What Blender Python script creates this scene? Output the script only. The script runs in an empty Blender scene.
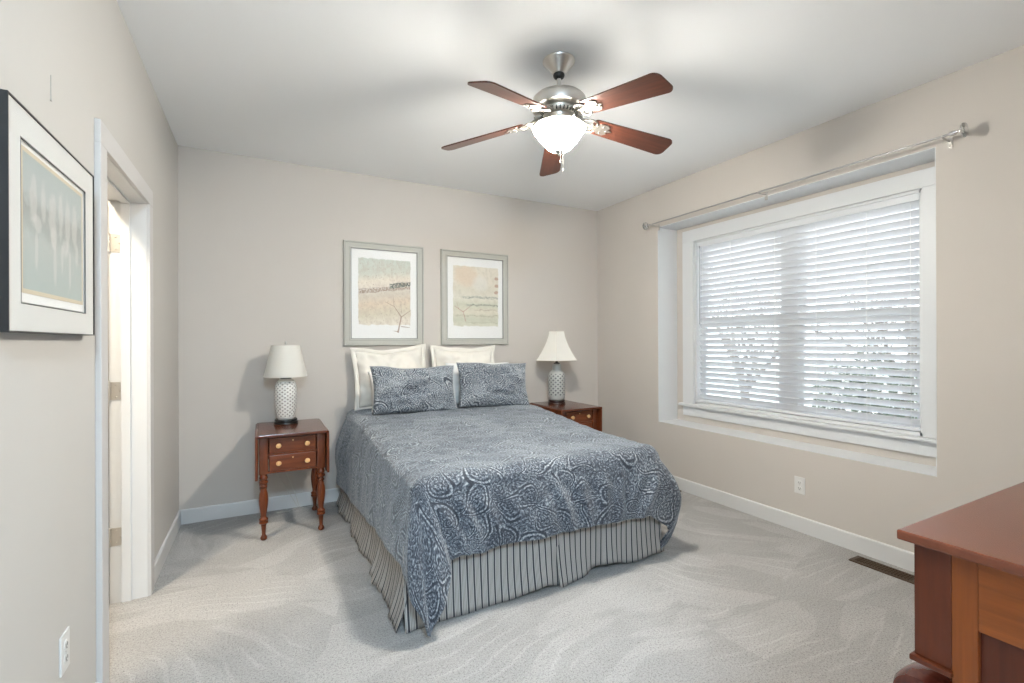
import bpy, bmesh, math, random
import numpy as np
from mathutils import Vector, Matrix, noise as mnoise

sc = bpy.context.scene
COL = sc.collection
PI = math.pi
rnd = random.Random(11)

# ------------------------------------------------------------------ camera
YAW, ROLL, EYE = 0.4882, -0.0039, 1.3145
cam_d = bpy.data.cameras.new('camera'); cam = bpy.data.objects.new('camera', cam_d); COL.objects.link(cam)
cam_d.sensor_width = 36.0; cam_d.lens = 473.4 / 1024 * 36.0; cam_d.clip_start = 0.02; cam_d.clip_end = 200
_r = Vector((math.cos(YAW), -math.sin(YAW), 0)); _f = Vector((math.sin(YAW), math.cos(YAW), 0)); _u = Vector((0, 0, 1))
_cr = _r * math.cos(ROLL) + _u * math.sin(ROLL); _cu = _u * math.cos(ROLL) - _r * math.sin(ROLL)
M = Matrix.Identity(4)
for i in range(3):
    M[i][0], M[i][1], M[i][2] = _cr[i], _cu[i], -_f[i]
M[2][3] = EYE
cam.matrix_world = M
sc.camera = cam

# ------------------------------------------------------------------ world, exposure, render bounces
world = bpy.data.worlds.new('overcast_sky'); sc.world = world; world.use_nodes = True
_bg = world.node_tree.nodes['Background']
_bg.inputs[0].default_value = (0.86, 0.93, 1.0, 1); _bg.inputs[1].default_value = 1.25
sc.view_settings.view_transform = 'Standard'; sc.view_settings.look = 'None'
sc.view_settings.exposure = 1.5; sc.view_settings.gamma = 1; sc.view_settings.use_curve_mapping = False
cy = sc.cycles
cy.max_bounces = 14; cy.diffuse_bounces = 10; cy.glossy_bounces = 6; cy.transmission_bounces = 8; cy.transparent_max_bounces = 12
cy.sample_clamp_indirect = 8; cy.caustics_reflective = False; cy.caustics_refractive = False

# ------------------------------------------------------------------ node helper
class NT:
    def __init__(s, name, rough=.5):
        s.mat = bpy.data.materials.new(name); s.mat.use_nodes = True
        s.t = s.mat.node_tree; s.b = s.t.nodes['Principled BSDF']; s.out = s.t.nodes['Material Output']
        s.b.inputs['Roughness'].default_value = rough
    def n(s, typ, **kw):
        nd = s.t.nodes.new(typ)
        for k, v in kw.items():
            if k.startswith('_'): setattr(nd, k[1:], v)
            else: s.put(nd, k.replace('__', ' '), v)
        return nd
    def put(s, nd, k, v):
        sock = nd.inputs[int(k[1:])] if (k[0] == 'i' and k[1:].isdigit()) else nd.inputs[k]
        if isinstance(v, bpy.types.NodeSocket): s.t.links.new(v, sock)
        else:
            if sock.type == 'RGBA' and len(v) == 3: v = (*v, 1)
            sock.default_value = v
    def m(s, op, a, b=0.0, c=0.0, clamp=False):
        nd = s.n('ShaderNodeMath', _operation=op, _use_clamp=clamp, i0=a, i1=b, i2=c); return nd.outputs[0]
    def vm(s, op, a, b=(0, 0, 0)):
        nd = s.n('ShaderNodeVectorMath', _operation=op, i0=a, i1=b)
        return nd.outputs['Value'] if op in ('LENGTH', 'DISTANCE', 'DOT_PRODUCT') else nd.outputs[0]
    def coord(s, which='Object'): return s.n('ShaderNodeTexCoord').outputs[which]
    def scale(s, v, sx, sy, sz): return s.vm('MULTIPLY', v, (sx, sy, sz))
    def noise(s, v, scale, detail=3, rough=.5, dist=0):
        nd = s.n('ShaderNodeTexNoise', Vector=v, Scale=scale, Detail=detail, Roughness=rough, Distortion=dist); return nd
    def ramp(s, fac, stops, interp='LINEAR'):
        nd = s.n('ShaderNodeValToRGB', Fac=fac); cr = nd.color_ramp; cr.interpolation = interp
        while len(cr.elements) < len(stops): cr.elements.new(.5)
        for e, (p, c) in zip(cr.elements, stops):
            e.position = p; e.color = (*c, 1) if len(c) == 3 else c
        return nd.outputs[0]
    def mix(s, f, a, b, mode='MIX'):
        nd = s.n('ShaderNodeMix', _data_type='RGBA', _blend_type=mode)
        s.put(nd, 'i0', f); s.put(nd, 'i6', a); s.put(nd, 'i7', b); return nd.outputs[2]
    def sep(s, v): return s.n('ShaderNodeSeparateXYZ', i0=v).outputs
    def comb(s, x, y, z=0.0): return s.n('ShaderNodeCombineXYZ', i0=x, i1=y, i2=z).outputs[0]
    def step(s, x, a, b):
        nd = s.n('ShaderNodeMapRange', _interpolation_type='SMOOTHSTEP', i0=x, i1=a, i2=b, i3=0., i4=1.); return nd.outputs[0]
    def bump(s, h, strength, dist=.01):
        nd = s.n('ShaderNodeBump', Strength=strength, Distance=dist, Height=h)
        s.t.links.new(nd.outputs[0], s.b.inputs['Normal'])
    def col(s, v): s.put(s.b, 'Base Color', v); return s
    def set(s, **kw):
        for k, v in kw.items(): s.put(s.b, k.replace('__', ' '), v)
        return s

def plain(name, c, rough=.5, metal=0.0, bump=None, var=.0, **kw):
    t = NT(name, rough); t.set(Metallic=metal)
    if var:
        nz = t.noise(t.coord(), kw.pop('vs', 3.0), 4)
        t.col(t.mix(nz.outputs[0], tuple(x * (1 - var) for x in c), tuple(min(1, x * (1 + var)) for x in c)))
    else: t.col(c)
    if bump:
        nb = t.noise(t.coord(), bump[0], 3); t.bump(nb.outputs[0], bump[1], .004)
    for k, v in kw.items(): t.set(**{k: v})
    return t.mat

def wood(name, dark, light, axis=2, rough=.3, sc_=1.0, coat=.25):
    t = NT(name, rough); v = t.coord()
    s3 = [14 * sc_] * 3; s3[axis] = 1.3 * sc_
    nz = t.noise(t.scale(v, *s3), 1.6, 6, .6, 1.2)
    s4 = [60 * sc_] * 3; s4[axis] = 2 * sc_
    fine = t.noise(t.scale(v, *s4), 2.0, 3)
    f = t.m('ADD', t.m('MULTIPLY', nz.outputs[0], .75), t.m('MULTIPLY', fine.outputs[0], .3))
    t.col(t.ramp(f, [(.32, dark), (.52, tuple((a + b) / 2 for a, b in zip(dark, light))), (.72, light)]))
    t.bump(fine.outputs[0], .06, .002)
    t.set(Coat__Weight=coat, Coat__Roughness=.2, Specular__IOR__Level=.35)
    return t.mat

# ------------------------------------------------------------------ materials
MT = {}
MT['wall'] = plain('beige_wall_paint', (.588, .547, .506), .85, bump=(180, .05), var=.015)
MT['wall_daylit'] = plain('daylight_toned_wall_paint', (.568, .550, .522), .85, bump=(180, .05), var=.015)  # left wall: beige greyed to carry the cool daylight tone in its colour
MT['ironwork'] = plain('antique_nickel', (.34, .32, .29), .45, .9)
MT['ceiling'] = plain('flat_white_ceiling_paint', (.87, .885, .90), .9, bump=(140, .05))
MT['trim'] = plain('white_trim_paint', (.68, .68, .675), .4)
MT['casing'] = plain('warm_grey_casing_paint', (.60, .585, .575), .45)
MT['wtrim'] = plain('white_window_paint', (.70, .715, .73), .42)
MT['nickel'] = plain('brushed_nickel', (.58, .56, .53), .34, 1.0, bump=(300, .05))
MT['chrome'] = plain('bright_chrome', (.75, .75, .75), .15, 1.0)
MT['black'] = plain('black_lacquer', (.012, .012, .012), .3)
MT['plate'] = plain('white_outlet_plastic', (.72, .715, .70), .35)
MT['satin'] = plain('satin_hinge_metal', (.60, .56, .50), .4, .6)
MT['rodmetal'] = plain('grey_rod_metal', (.40, .40, .40), .35, .8)
MT['chain'] = plain('dull_chain_metal', (.16, .15, .14), .5, .5)
MT['slot'] = plain('dark_slot', (.03, .03, .03), .6)
MT['cherry'] = wood('cherry_wood_upright', (.070, .015, .005), (.20, .052, .015), 2)
MT['cherry_x'] = wood('cherry_wood_across', (.078, .017, .005), (.215, .056, .016), 0)
MT['cherry_top'] = wood('polished_cherry_top', (.075, .018, .008), (.15, .042, .018), 0, .16)
MT['cherry_lt'] = wood('amber_cherry_upright', (.125, .026, .004), (.26, .066, .010), 2, .34, 1.0, .1)
MT['cherry_lt_y'] = wood('amber_cherry_lengthwise', (.125, .026, .004), (.285, .075, .012), 1, .34, 1.0, .1)
MT['mahog'] = wood('dark_mahogany', (.055, .014, .010), (.125, .030, .018), 2, .18)
MT['dresser_top'] = wood('worn_cherry_top', (.118, .030, .013), (.165, .044, .019), 0, .27)
MT['cherry_dk'] = wood('dark_cherry_upright', (.058, .010, .003), (.112, .023, .006), 2, .36, 1.0, .08)
MT['blade_wood'] = wood('walnut_fan_blade', (.044, .016, .011), (.105, .036, .022), 0, .3)
MT['knob'] = wood('pale_maple_knob', (.55, .30, .12), (.78, .50, .24), 2, .3)

def glass(name, base=.04, graze=.3, rough=.02):
    t = NT(name); t.t.nodes.remove(t.b)
    tr = t.n('ShaderNodeBsdfTransparent'); gls = t.n('ShaderNodeBsdfGlossy', Roughness=rough)
    lw = t.n('ShaderNodeLayerWeight', Blend=.5)
    fac = t.m('ADD', base, t.m('MULTIPLY', t.m('POWER', lw.outputs['Facing'], 5.0), graze))
    mx = t.n('ShaderNodeMixShader', i0=fac, i1=tr.outputs[0], i2=gls.outputs[0])
    t.t.links.new(mx.outputs[0], t.out.inputs[0]); return t.mat
MT['glass'] = glass('clear_glass')
MT['matte_glass'] = glass('non_glare_picture_glass', .012, .05, .4)
t = NT('clear_acrylic', .06); t.set(Transmission__Weight=.75, IOR=1.45); t.col((.93, .93, .92)); MT['acrylic'] = t.mat

def translucent(name, c, tw, rough=.8, bump=None):
    t = NT(name, rough); t.col(c)
    if bump:
        nb = t.noise(t.coord(), bump[0], 2); t.bump(nb.outputs[0], bump[1], .002)
    tl = t.n('ShaderNodeBsdfTranslucent', Color=(*c, 1))
    mx = t.n('ShaderNodeMixShader', i0=tw, i1=t.b.outputs[0], i2=tl.outputs[0])
    t.t.links.new(mx.outputs[0], t.out.inputs[0]); return t.mat
MT['slat'] = translucent('white_blind_slat', (.80, .82, .85), .10, .45)
MT['shade'] = translucent('white_linen_shade', (.88, .86, .81), .3, .9, (400, .1))
MT['sham'] = plain('cream_cotton', (.78, .745, .68), .95, bump=(60, .12), Sheen__Weight=.2)
MT['pwhite'] = plain('white_cotton', (.82, .82, .81), .95, bump=(60, .1))
MT['mattress'] = plain('white_ticking', (.75, .74, .72), .9)

# carpet: short pale pile with vacuum tracks (pile laid in different directions)
t = NT('pale_cut_pile_carpet', .97); v = t.coord()
px = t.sep(v)
warp = t.noise(v, .9, 2).outputs['Color']
vw = t.vm('ADD', v, t.vm('MULTIPLY', t.vm('SUBTRACT', warp, (.5, .5, .5)), (.7, .7, 0)))
cell = t.n('ShaderNodeTexVoronoi', _voronoi_dimensions='2D', Vector=vw, Scale=1.15)
csep = t.n('ShaderNodeSeparateColor', i0=cell.outputs['Color']).outputs
ang = t.m('MULTIPLY', csep[0], 2.6)
rot = t.n('ShaderNodeVectorRotate', _rotation_type='Z_AXIS', Vector=vw, Angle=ang).outputs[0]
wav = t.n('ShaderNodeTexWave', _wave_profile='SIN', Vector=rot, Scale=4.2, Distortion=1.6, Detail=2.0, Detail__Scale=.8)
rsep = t.sep(rot)
wedge = t.n('ShaderNodeTexNoise', Vector=t.comb(t.m('MULTIPLY', rsep[0], 4.2), t.m('MULTIPLY', rsep[1], .8)), Scale=1.0, Detail=1.5)
pile = t.noise(v, 210, 2, .7).outputs[0]
speck = t.noise(v, 105, 3, .8).outputs[0]
mott = t.noise(v, 22, 4, .65).outputs[0]
f = t.m('MULTIPLY', t.m('MULTIPLY', t.step(wav.outputs['Fac'], .84, .995), t.step(t.noise(v, 1.7, 2).outputs[0], .45, .58)), .30)
f = t.m('ADD', f, t.m('MULTIPLY', t.step(wedge.outputs[0], .50, .54), .30))
f = t.m('ADD', f, t.m('MULTIPLY', csep[1], .22))
f = t.m('ADD', f, t.m('MULTIPLY', t.m('SUBTRACT', t.noise(v, 3.5, 3).outputs[0], .5), .7))
f = t.m('ADD', f, t.m('MULTIPLY', t.m('SUBTRACT', mott, .5), .35))
base = t.mix(f, (.45, .437, .425), (.655, .645, .63))
sp = t.m('ADD', t.m('MULTIPLY', pile, .45), t.m('MULTIPLY', speck, .85))
grain = t.ramp(sp, [(.46, (.42, .42, .41)), (.62, (.86, .86, .86)), (.80, (1, 1, 1))])
t.col(t.mix(1.0, base, grain, 'MULTIPLY')); t.bump(t.m('ADD', t.m('MULTIPLY', pile, .6), t.m('ADD', speck, t.m('MULTIPLY', mott, .5))), .6, .014); t.set(Sheen__Weight=.1)
MT['carpet'] = t.mat

# paisley cloth: swirled medallions, scroll contours and a fine ground, dark slate on pale blue-grey
def paisley(name, s=1.0, lift=.34):
    t = NT(name, .82); uv = t.coord('UV')
    w1 = t.noise(uv, 4.2 / s, 1).outputs['Color']
    q = t.vm('ADD', uv, t.vm('MULTIPLY', t.vm('SUBTRACT', w1, (.5, .5, .5)), (.11 * s, .11 * s, 0)))
    S = 5.6 / s
    vo = t.n('ShaderNodeTexVoronoi', _voronoi_dimensions='2D', Vector=q, Scale=S, Randomness=.75)
    loc = t.vm('SUBTRACT', q, vo.outputs['Position'])
    ls = t.sep(loc); r = t.m('MULTIPLY', t.vm('LENGTH', loc), S)
    th = t.m('ARCTAN2', ls[1], ls[0])
    ck = t.n('ShaderNodeSeparateColor', i0=vo.outputs['Color']).outputs
    def line(x, c_, w_, soft): return t.m('SUBTRACT', 1.0, t.step(t.m('ABSOLUTE', t.m('SUBTRACT', x, c_)), w_, w_ + soft))
    ck = t.n('ShaderNodeSeparateColor', i0=vo.outputs['Color']).outputs
    # a bent teardrop in every cell, turned at random
    lr = t.sep(t.n('ShaderNodeVectorRotate', _rotation_type='Z_AXIS', Vector=t.vm('MULTIPLY', loc, (S, S, 0)), Angle=t.m('MULTIPLY', ck[0], 6.283)).outputs[0])
    yb = lr[1]; xb = t.m('SUBTRACT', t.m('ADD', lr[0], .10), t.m('MULTIPLY', t.m('MULTIPLY', yb, yb), 1.0))
    wid = t.m('MAXIMUM', t.m('MULTIPLY', t.m('SUBTRACT', .62, yb), .46), .05)
    fd = t.m('SQRT', t.m('ADD', t.m('POWER', t.m('DIVIDE', xb, wid), 2.0), t.m('POWER', t.m('DIVIDE', t.m('ADD', yb, .02), .54), 2.0)))
    th2 = t.m('ARCTAN2', t.m('ADD', yb, .14), xb)
    petals = t.m('SINE', t.m('ADD', t.m('MULTIPLY', th2, 7.0), t.m('MULTIPLY', fd, 5.0)))
    inside = t.m('SUBTRACT', 1.0, t.step(fd, .60, .68)); outside = t.step(fd, 1.22, 1.34)
    ros = t.m('MULTIPLY', t.m('SINE', t.m('ADD', t.m('MULTIPLY', fd, 24.0), t.m('MULTIPLY', petals, 1.5))), inside)
    outl = line(fd, 1.0, .045, .05); outw = line(fd, .86, .03, .05); outd = line(fd, .73, .025, .04)
    scal = line(fd, t.m('ADD', 1.16, t.m('MULTIPLY', t.m('SINE', t.m('MULTIPLY', th2, 18.0)), .045)), .022, .04)
    # scrolling stems: thin contour lines of a smooth field
    fld = t.noise(q, 11.0 / s, 1, .4).outputs[0]
    scr = line(t.m('FRACT', t.m('MULTIPLY', fld, 11.0)), .5, .05, .09); scw = line(t.m('FRACT', t.m('MULTIPLY', fld, 11.0)), .82, .05, .08)
    S2 = 24.0 / s
    v2 = t.n('ShaderNodeTexVoronoi', _voronoi_dimensions='2D', Vector=q, Scale=S2)
    l2 = t.sep(t.vm('SUBTRACT', q, v2.outputs['Position']))
    p2 = t.m('SINE', t.m('ADD', t.m('MULTIPLY', v2.outputs['Distance'], 15.0), t.m('MULTIPLY', t.m('SINE', t.m('MULTIPLY', t.m('ARCTAN2', l2[1], l2[0]), 5.0)), 1.2)))
    fine = t.noise(uv, 110 / s, 2, .7).outputs[0]
    big = t.noise(uv, 3.0 / s, 2).outputs[0]
    f = t.m('ADD', lift, t.m('MULTIPLY', p2, .17))
    scr = t.m('MULTIPLY', scr, outside); scw = t.m('MULTIPLY', scw, outside)
    for w_, term in ((.20, ros), (-.34, outl), (.26, outw), (-.24, outd), (.22, scal), (-.22, scr), (.18, scw)): f = t.m('ADD', f, t.m('MULTIPLY', term, w_))
    for w_, term in ((.90, fine), (.36, big), (.12, ck[1])): f = t.m('ADD', f, t.m('MULTIPLY', t.m('SUBTRACT', term, .5), w_))
    f = t.m('MAXIMUM', t.m('MINIMUM', f, 1.0), 0.0)
    t.col(t.ramp(f, [(.08, (.022, .028, .042)), (.36, (.085, .102, .130)), (.56, (.20, .228, .258)), (.78, (.41, .44, .465)), (.95, (.55, .575, .585))]))
    wv = t.noise(uv, 500, 1).outputs[0]
    t.bump(t.m('ADD', t.m('MULTIPLY', f, .6), wv), .25, .003)
    t.set(Sheen__Weight=.35, Sheen__Roughness=.5, Sheen__Tint=(.94, .97, 1, 1))
    return t.mat
MT['paisley'] = paisley('slate_blue_paisley_cotton')
MT['paisley_p'] = paisley('slate_blue_paisley_sham', .8, .50)

def stripes(name, per=.037):
    t = NT(name, .9); u = t.sep(t.coord('UV'))[0]
    wob = t.noise(t.coord('UV'), 6, 2).outputs[0]
    u = t.m('ADD', u, t.m('MULTIPLY', wob, .006))
    f = t.m('FRACT', t.m('DIVIDE', u, per))
    d = t.m('ABSOLUTE', t.m('SUBTRACT', f, .5))
    dark = t.m('SUBTRACT', 1.0, t.step(d, .10, .15))
    thin = t.m('MULTIPLY', t.step(d, .27, .29), t.m('SUBTRACT', 1.0, t.step(d, .33, .35)))
    thin2 = t.step(d, .44, .47)
    c = t.mix(thin, (.45, .438, .42), (.12, .118, .115))
    c = t.mix(thin2, c, (.27, .258, .24))
    c = t.mix(dark, c, (.045, .048, .058))
    t.col(c); nb = t.noise(t.coord('UV'), 300, 2).outputs[0]; t.bump(nb, .2, .002)
    return t.mat
MT['stripe'] = stripes('ticking_stripe_cotton')

def lattice(name, body, gap, nu, nv, lo, hi):
    t = NT(name, .28); s = t.sep(t.coord('UV'))
    a = t.m('ADD', t.m('MULTIPLY', s[0], nu), t.m('MULTIPLY', s[1], nv)); b = t.m('SUBTRACT', t.m('MULTIPLY', s[0], nu), t.m('MULTIPLY', s[1], nv))
    da = t.m('ABSOLUTE', t.m('SUBTRACT', t.m('FRACT', a), .5)); db = t.m('ABSOLUTE', t.m('SUBTRACT', t.m('FRACT', b), .5))
    hole = t.m('SUBTRACT', 1.0, t.step(t.m('MAXIMUM', da, db), .20, .30))
    band = t.m('MULTIPLY', t.step(s[1], lo, lo + .02), t.m('SUBTRACT', 1.0, t.step(s[1], hi, hi + .02)))
    f = t.m('MULTIPLY', hole, band)
    t.col(t.mix(f, body, gap)); t.bump(t.m('SUBTRACT', 1.0, f), .7, .006)
    return t.mat
MT['lattice_w'] = lattice('white_openwork_porcelain', (.80, .79, .76), (.36, .34, .32), 13, 11, .06, .92)
MT['lattice_g'] = lattice('celadon_lattice_porcelain', (.47, .48, .46), (.13, .14, .15), 11, 9, .12, .72)

# ------------------------------------------------------------------ mesh helpers
def link(name, me, mat=None, parent=None, smooth=False):
    o = bpy.data.objects.new(name, me); COL.objects.link(o)
    if mat is not None:
        for m_ in (mat if isinstance(mat, (list, tuple)) else [mat]):
            me.materials.append(MT[m_] if isinstance(m_, str) else m_)
    if smooth:
        me.shade_smooth() if hasattr(me, 'shade_smooth') else [setattr(p, 'use_smooth', True) for p in me.polygons]
    if parent: o.parent = parent
    return o
def tag(o, label=None, cat=None, group=None, kind=None):
    if label: o['label'] = label
    if cat: o['category'] = cat
    if group: o['group'] = group
    if kind: o['kind'] = kind
    return o
def empty(name, loc=(0, 0, 0), rz=0.0):
    o = bpy.data.objects.new(name, None); COL.objects.link(o); o.location = loc; o.rotation_euler = (0, 0, rz); o.empty_display_size = .1
    return o

class MB:
    """collects shapes into one mesh"""
    def __init__(s): s.v = []; s.f = []; s.uv = {}
    def add(s, vs, fs):
        k = len(s.v); s.v += [tuple(p) for p in vs]; s.f += [tuple(i + k for i in f) for f in fs]
    def box(s, x0, x1, y0, y1, z0, z1, bev=0.0, mat=None):
        bm = bmesh.new(); bmesh.ops.create_cube(bm, size=1)
        for v in bm.verts:
            v.co = Vector(((x0 + x1) / 2 + v.co.x * (x1 - x0), (y0 + y1) / 2 + v.co.y * (y1 - y0), (z0 + z1) / 2 + v.co.z * (z1 - z0)))
        if bev: bmesh.ops.bevel(bm, geom=list(bm.edges), offset=bev, segments=2, affect='EDGES', profile=.6)
        s.bm(bm, mat); return s
    def bm(s, bm, mat=None):
        bm.verts.index_update(); bm.verts.ensure_lookup_table()
        s.add([(mat @ v.co) if mat else v.co for v in bm.verts], [[v.index for v in f.verts] for f in bm.faces]); bm.free()
    def lathe(s, prof, seg=32, mat=None, phase=0.0, cap=True):
        """prof: list of (r, z) bottom to top"""
        vs = []; fs = []
        for r, z in prof:
            for k in range(seg):
                a = 2 * PI * k / seg + phase; p = Vector((r * math.cos(a), r * math.sin(a), z)); vs.append(mat @ p if mat else p)
        for i in range(len(prof) - 1):
            for k in range(seg):
                a, b = i * seg + k, i * seg + (k + 1) % seg
                fs.append((a, b, b + seg, a + seg))
        if cap:
            if prof[0][0] > 1e-5: fs.append(tuple(reversed(range(seg))))
            if prof[-1][0] > 1e-5: fs.append(tuple(range((len(prof) - 1) * seg, len(prof) * seg)))
        s.add(vs, fs); return s
    def tube(s, pts, r, seg=10, cap=True, closed=False):
        pts = [Vector(p) for p in pts]; n = len(pts); vs = []; fs = []
        rr = r if isinstance(r, (list, tuple)) else [r] * n
        up = None
        for i, p in enumerate(pts):
            d = (pts[(i + 1) % n] - pts[i - 1]) if closed else (pts[min(i + 1, n - 1)] - pts[max(i - 1, 0)])
            d.normalize()
            if up is None:
                up = Vector((0, 0, 1)) if abs(d.z) < .9 else Vector((1, 0, 0))
            up = (up - d * up.dot(d)).normalized(); sd = d.cross(up)
            for k in range(seg):
                a = 2 * PI * k / seg; vs.append(p + (up * math.cos(a) + sd * math.sin(a)) * rr[i])
        for i in range(n if closed else n - 1):
            for k in range(seg):
                a, b = i * seg + k, i * seg + (k + 1) % seg
                j = (i + 1) % n; c, e = j * seg + (k + 1) % seg, j * seg + k
                fs.append((a, e, c, b))
        if cap and not closed:
            fs.append(tuple(range(seg))); fs.append(tuple(reversed(range((n - 1) * seg, n * seg))))
        s.add(vs, fs); return s
    def prism(s, poly, z0, z1, mat=None):
        """polygon in xy extruded in z, transformed by mat"""
        n = len(poly); vs = [Vector((x, y, z0)) for x, y in poly] + [Vector((x, y, z1)) for x, y in poly]
        if mat: vs = [mat @ v for v in vs]
        fs = [tuple(reversed(range(n))), tuple(range(n, 2 * n))] + [(i, (i + 1) % n, (i + 1) % n + n, i + n) for i in range(n)]
        s.add(vs, fs); return s
    def sphere(s, c, r, seg=16, rings=10, sx=1, sy=1, sz=1):
        bm = bmesh.new(); bmesh.ops.create_uvsphere(bm, u_segments=seg, v_segments=rings, radius=r)
        s.bm(bm, Matrix.Translation(c) @ Matrix.Diagonal((sx, sy, sz, 1))); return s
    def build(s, name, mat, parent=None, smooth=False, angle=None):
        me = bpy.data.meshes.new(name); me.from_pydata(s.v, [], s.f); me.update()
        bm = bmesh.new(); bm.from_mesh(me); bmesh.ops.recalc_face_normals(bm, faces=bm.faces); bm.to_mesh(me); bm.free()
        o = link(name, me, mat, parent)
        if smooth or angle:
            for p in me.polygons: p.use_smooth = True
            a = angle or 40
            bm = bmesh.new(); bm.from_mesh(me)
            for e in bm.edges:
                if len(e.link_faces) == 2 and e.calc_face_angle(0) > math.radians(a): e.smooth = False
            bm.to_mesh(me); bm.free()
        return o
def lathe_uv(o, seg, nprof, prof):
    """uv: u = angle 0..1, v = height 0..1 (only the side quads)"""
    me = o.data; uv = me.uv_layers.new(name='UVMap'); z0, z1 = prof[0][1], prof[-1][1]
    for p in me.polygons:
        us = [(math.atan2(me.vertices[i].co.y, me.vertices[i].co.x) / (2 * PI)) % 1 for i in p.vertices]
        if max(us) - min(us) > .5: us = [u + 1 if u < .5 else u for u in us]
        for li, u, vi in zip(p.loop_indices, us, p.vertices):
            uv.data[li].uv = (u, (me.vertices[vi].co.z - z0) / (z1 - z0))

def grid_mesh(name, P, UV=None, mat=None, parent=None, closed=False):
    na, nb = P.shape[:2]
    me = bpy.data.meshes.new(name)
    fs = [(i * nb + j, (i + 1) * nb + j, (i + 1) * nb + j + 1, i * nb + j + 1) for i in range(na - 1) for j in range(nb - 1)]
    me.from_pydata([tuple(p) for p in P.reshape(-1, 3)], [], fs); me.update()
    for p in me.polygons: p.use_smooth = True
    if UV is not None:
        uv = me.uv_layers.new(name='UVMap'); F = UV.reshape(-1, 2)
        for l in me.loops: uv.data[l.index].uv = F[l.vertex_index]
    return link(name, me, mat, parent)

def copy_tree(o, parent=None):
    c = o.copy(); COL.objects.link(c); c.parent = parent
    if 'label' in c and parent is None: del c['label']
    for ch in list(o.children): copy_tree(ch, c)
    return c

# ================================================================== SETTING
XL, XR, YB, YN, H = -0.5253, 3.274, 4.1561, -0.20, 2.7434
XO = -2.1                                   # far side of the adjoining room
WT = 0.15
AX, AY = .60, -2.0                           # unseen passage behind the camera, added to house the fill lamp
def struct(o): o['kind'] = 'structure'; return o
struct(MB().box(XO - .1, XR + .4, AY - .1, YB + .1, -.12, 0).build('floor', 'carpet'))
struct(MB().box(XO - .1, XR + .4, AY - .1, YB + .1, H, H + .12).build('ceiling', 'ceiling'))
struct(MB().box(XO - .1, XR + .4, YB, YB + .12, -.02, H + .02).build('wall_back', 'wall'))
struct(MB().box(AX, XR + .4, YN - .12, YN, -.02, H + .02).build('wall_near', 'wall'))
struct(MB().box(AX, AX + .12, AY, YN - .12, -.02, H + .02).build('wall_entry_right', 'wall'))
struct(MB().box(XO - .1, AX + .12, AY - .12, AY, -.02, H + .02).build('wall_entry_end', 'wall'))
struct(MB().box(XO - .1, XO, AY, YB, -.02, H + .02).build('wall_side', 'wall'))
# left wall with the door opening
DY0, DY1, DZ = 2.288, 3.055, 2.035
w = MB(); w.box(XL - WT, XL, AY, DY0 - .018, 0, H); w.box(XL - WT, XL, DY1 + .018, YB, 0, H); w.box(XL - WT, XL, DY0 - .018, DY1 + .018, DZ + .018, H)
struct(w.build('wall_left', 'wall_daylit'))
# right wall: a deep recess, and at its back the window opening
RY0, RY1, RZ0, RZ1, RX = 1.201, 3.259, .563, 2.3727, 3.517
WY0, WY1, WZ0, WZ1 = 1.352, 3.045, .735, 2.225
XE = XR + .38
w = MB()
w.box(XR, XE, YN, RY0, 0, H); w.box(XR, XE, RY1, YB, 0, H); w.box(XR, XE, RY0, RY1, 0, RZ0); w.box(XR, XE, RY0, RY1, RZ1, H)
w.box(RX, XE, RY0, WY0, RZ0, RZ1); w.box(RX, XE, WY1, RY1, RZ0, RZ1); w.box(RX, XE, WY0, WY1, RZ0, WZ0 - .02); w.box(RX, XE, WY0, WY1, WZ1, RZ1)
struct(w.build('wall_right', 'wall'))
# recess lining, paler than the wall: window daylight put into its colour
for nm, bx in (('daylight_lining_1', (XR - .001, RX, RY1 - .004, RY1, RZ0, RZ1)), ('daylight_lining_2', (XR - .001, RX, RY0, RY0 + .004, RZ0, RZ1)), ('daylight_lining_3', (XR - .001, RX, RY0 + .004, RY1 - .004, RZ1 - .004, RZ1)), ('daylight_lining_4', (XR - .001, RX, RY0 + .004, RY1 - .004, RZ0, RZ0 + .004))):
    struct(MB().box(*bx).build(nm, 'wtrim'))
# baseboards with a rounded top edge
BH = .1055
def baseboard(name, p0, p1, nrm):
    d = Vector((p1[0] - p0[0], p1[1] - p0[1], 0)); L = d.length; d.normalize(); n = Vector((nrm[0], nrm[1], 0))
    prof = [(0, 0), (.0135, 0), (.0135, BH - .009), (.011, BH - .003), (.006, BH), (0, BH)]
    vs = []; k = len(prof)
    for q in (p0, p1):
        for a, z in prof: vs.append((q[0] + n.x * a, q[1] + n.y * a, z))
    fs = [(i, (i + 1) % k, (i + 1) % k + k, i + k) for i in range(k)] + [tuple(range(k)), tuple(range(k, 2 * k))]
    m_ = MB(); m_.add(vs, fs); return struct(m_.build(name, 'trim'))
baseboard('baseboard_back', (XL, YB), (XR, YB), (0, -1))
baseboard('baseboard_left', (XL, DY1 + .098), (XL, YB - .0135), (1, 0))
baseboard('baseboard_near_left', (XL, AY), (XL, DY0 - .098), (1, 0))
baseboard('baseboard_right', (XR, YN), (XR, YB - .0135), (-1, 0))

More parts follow.
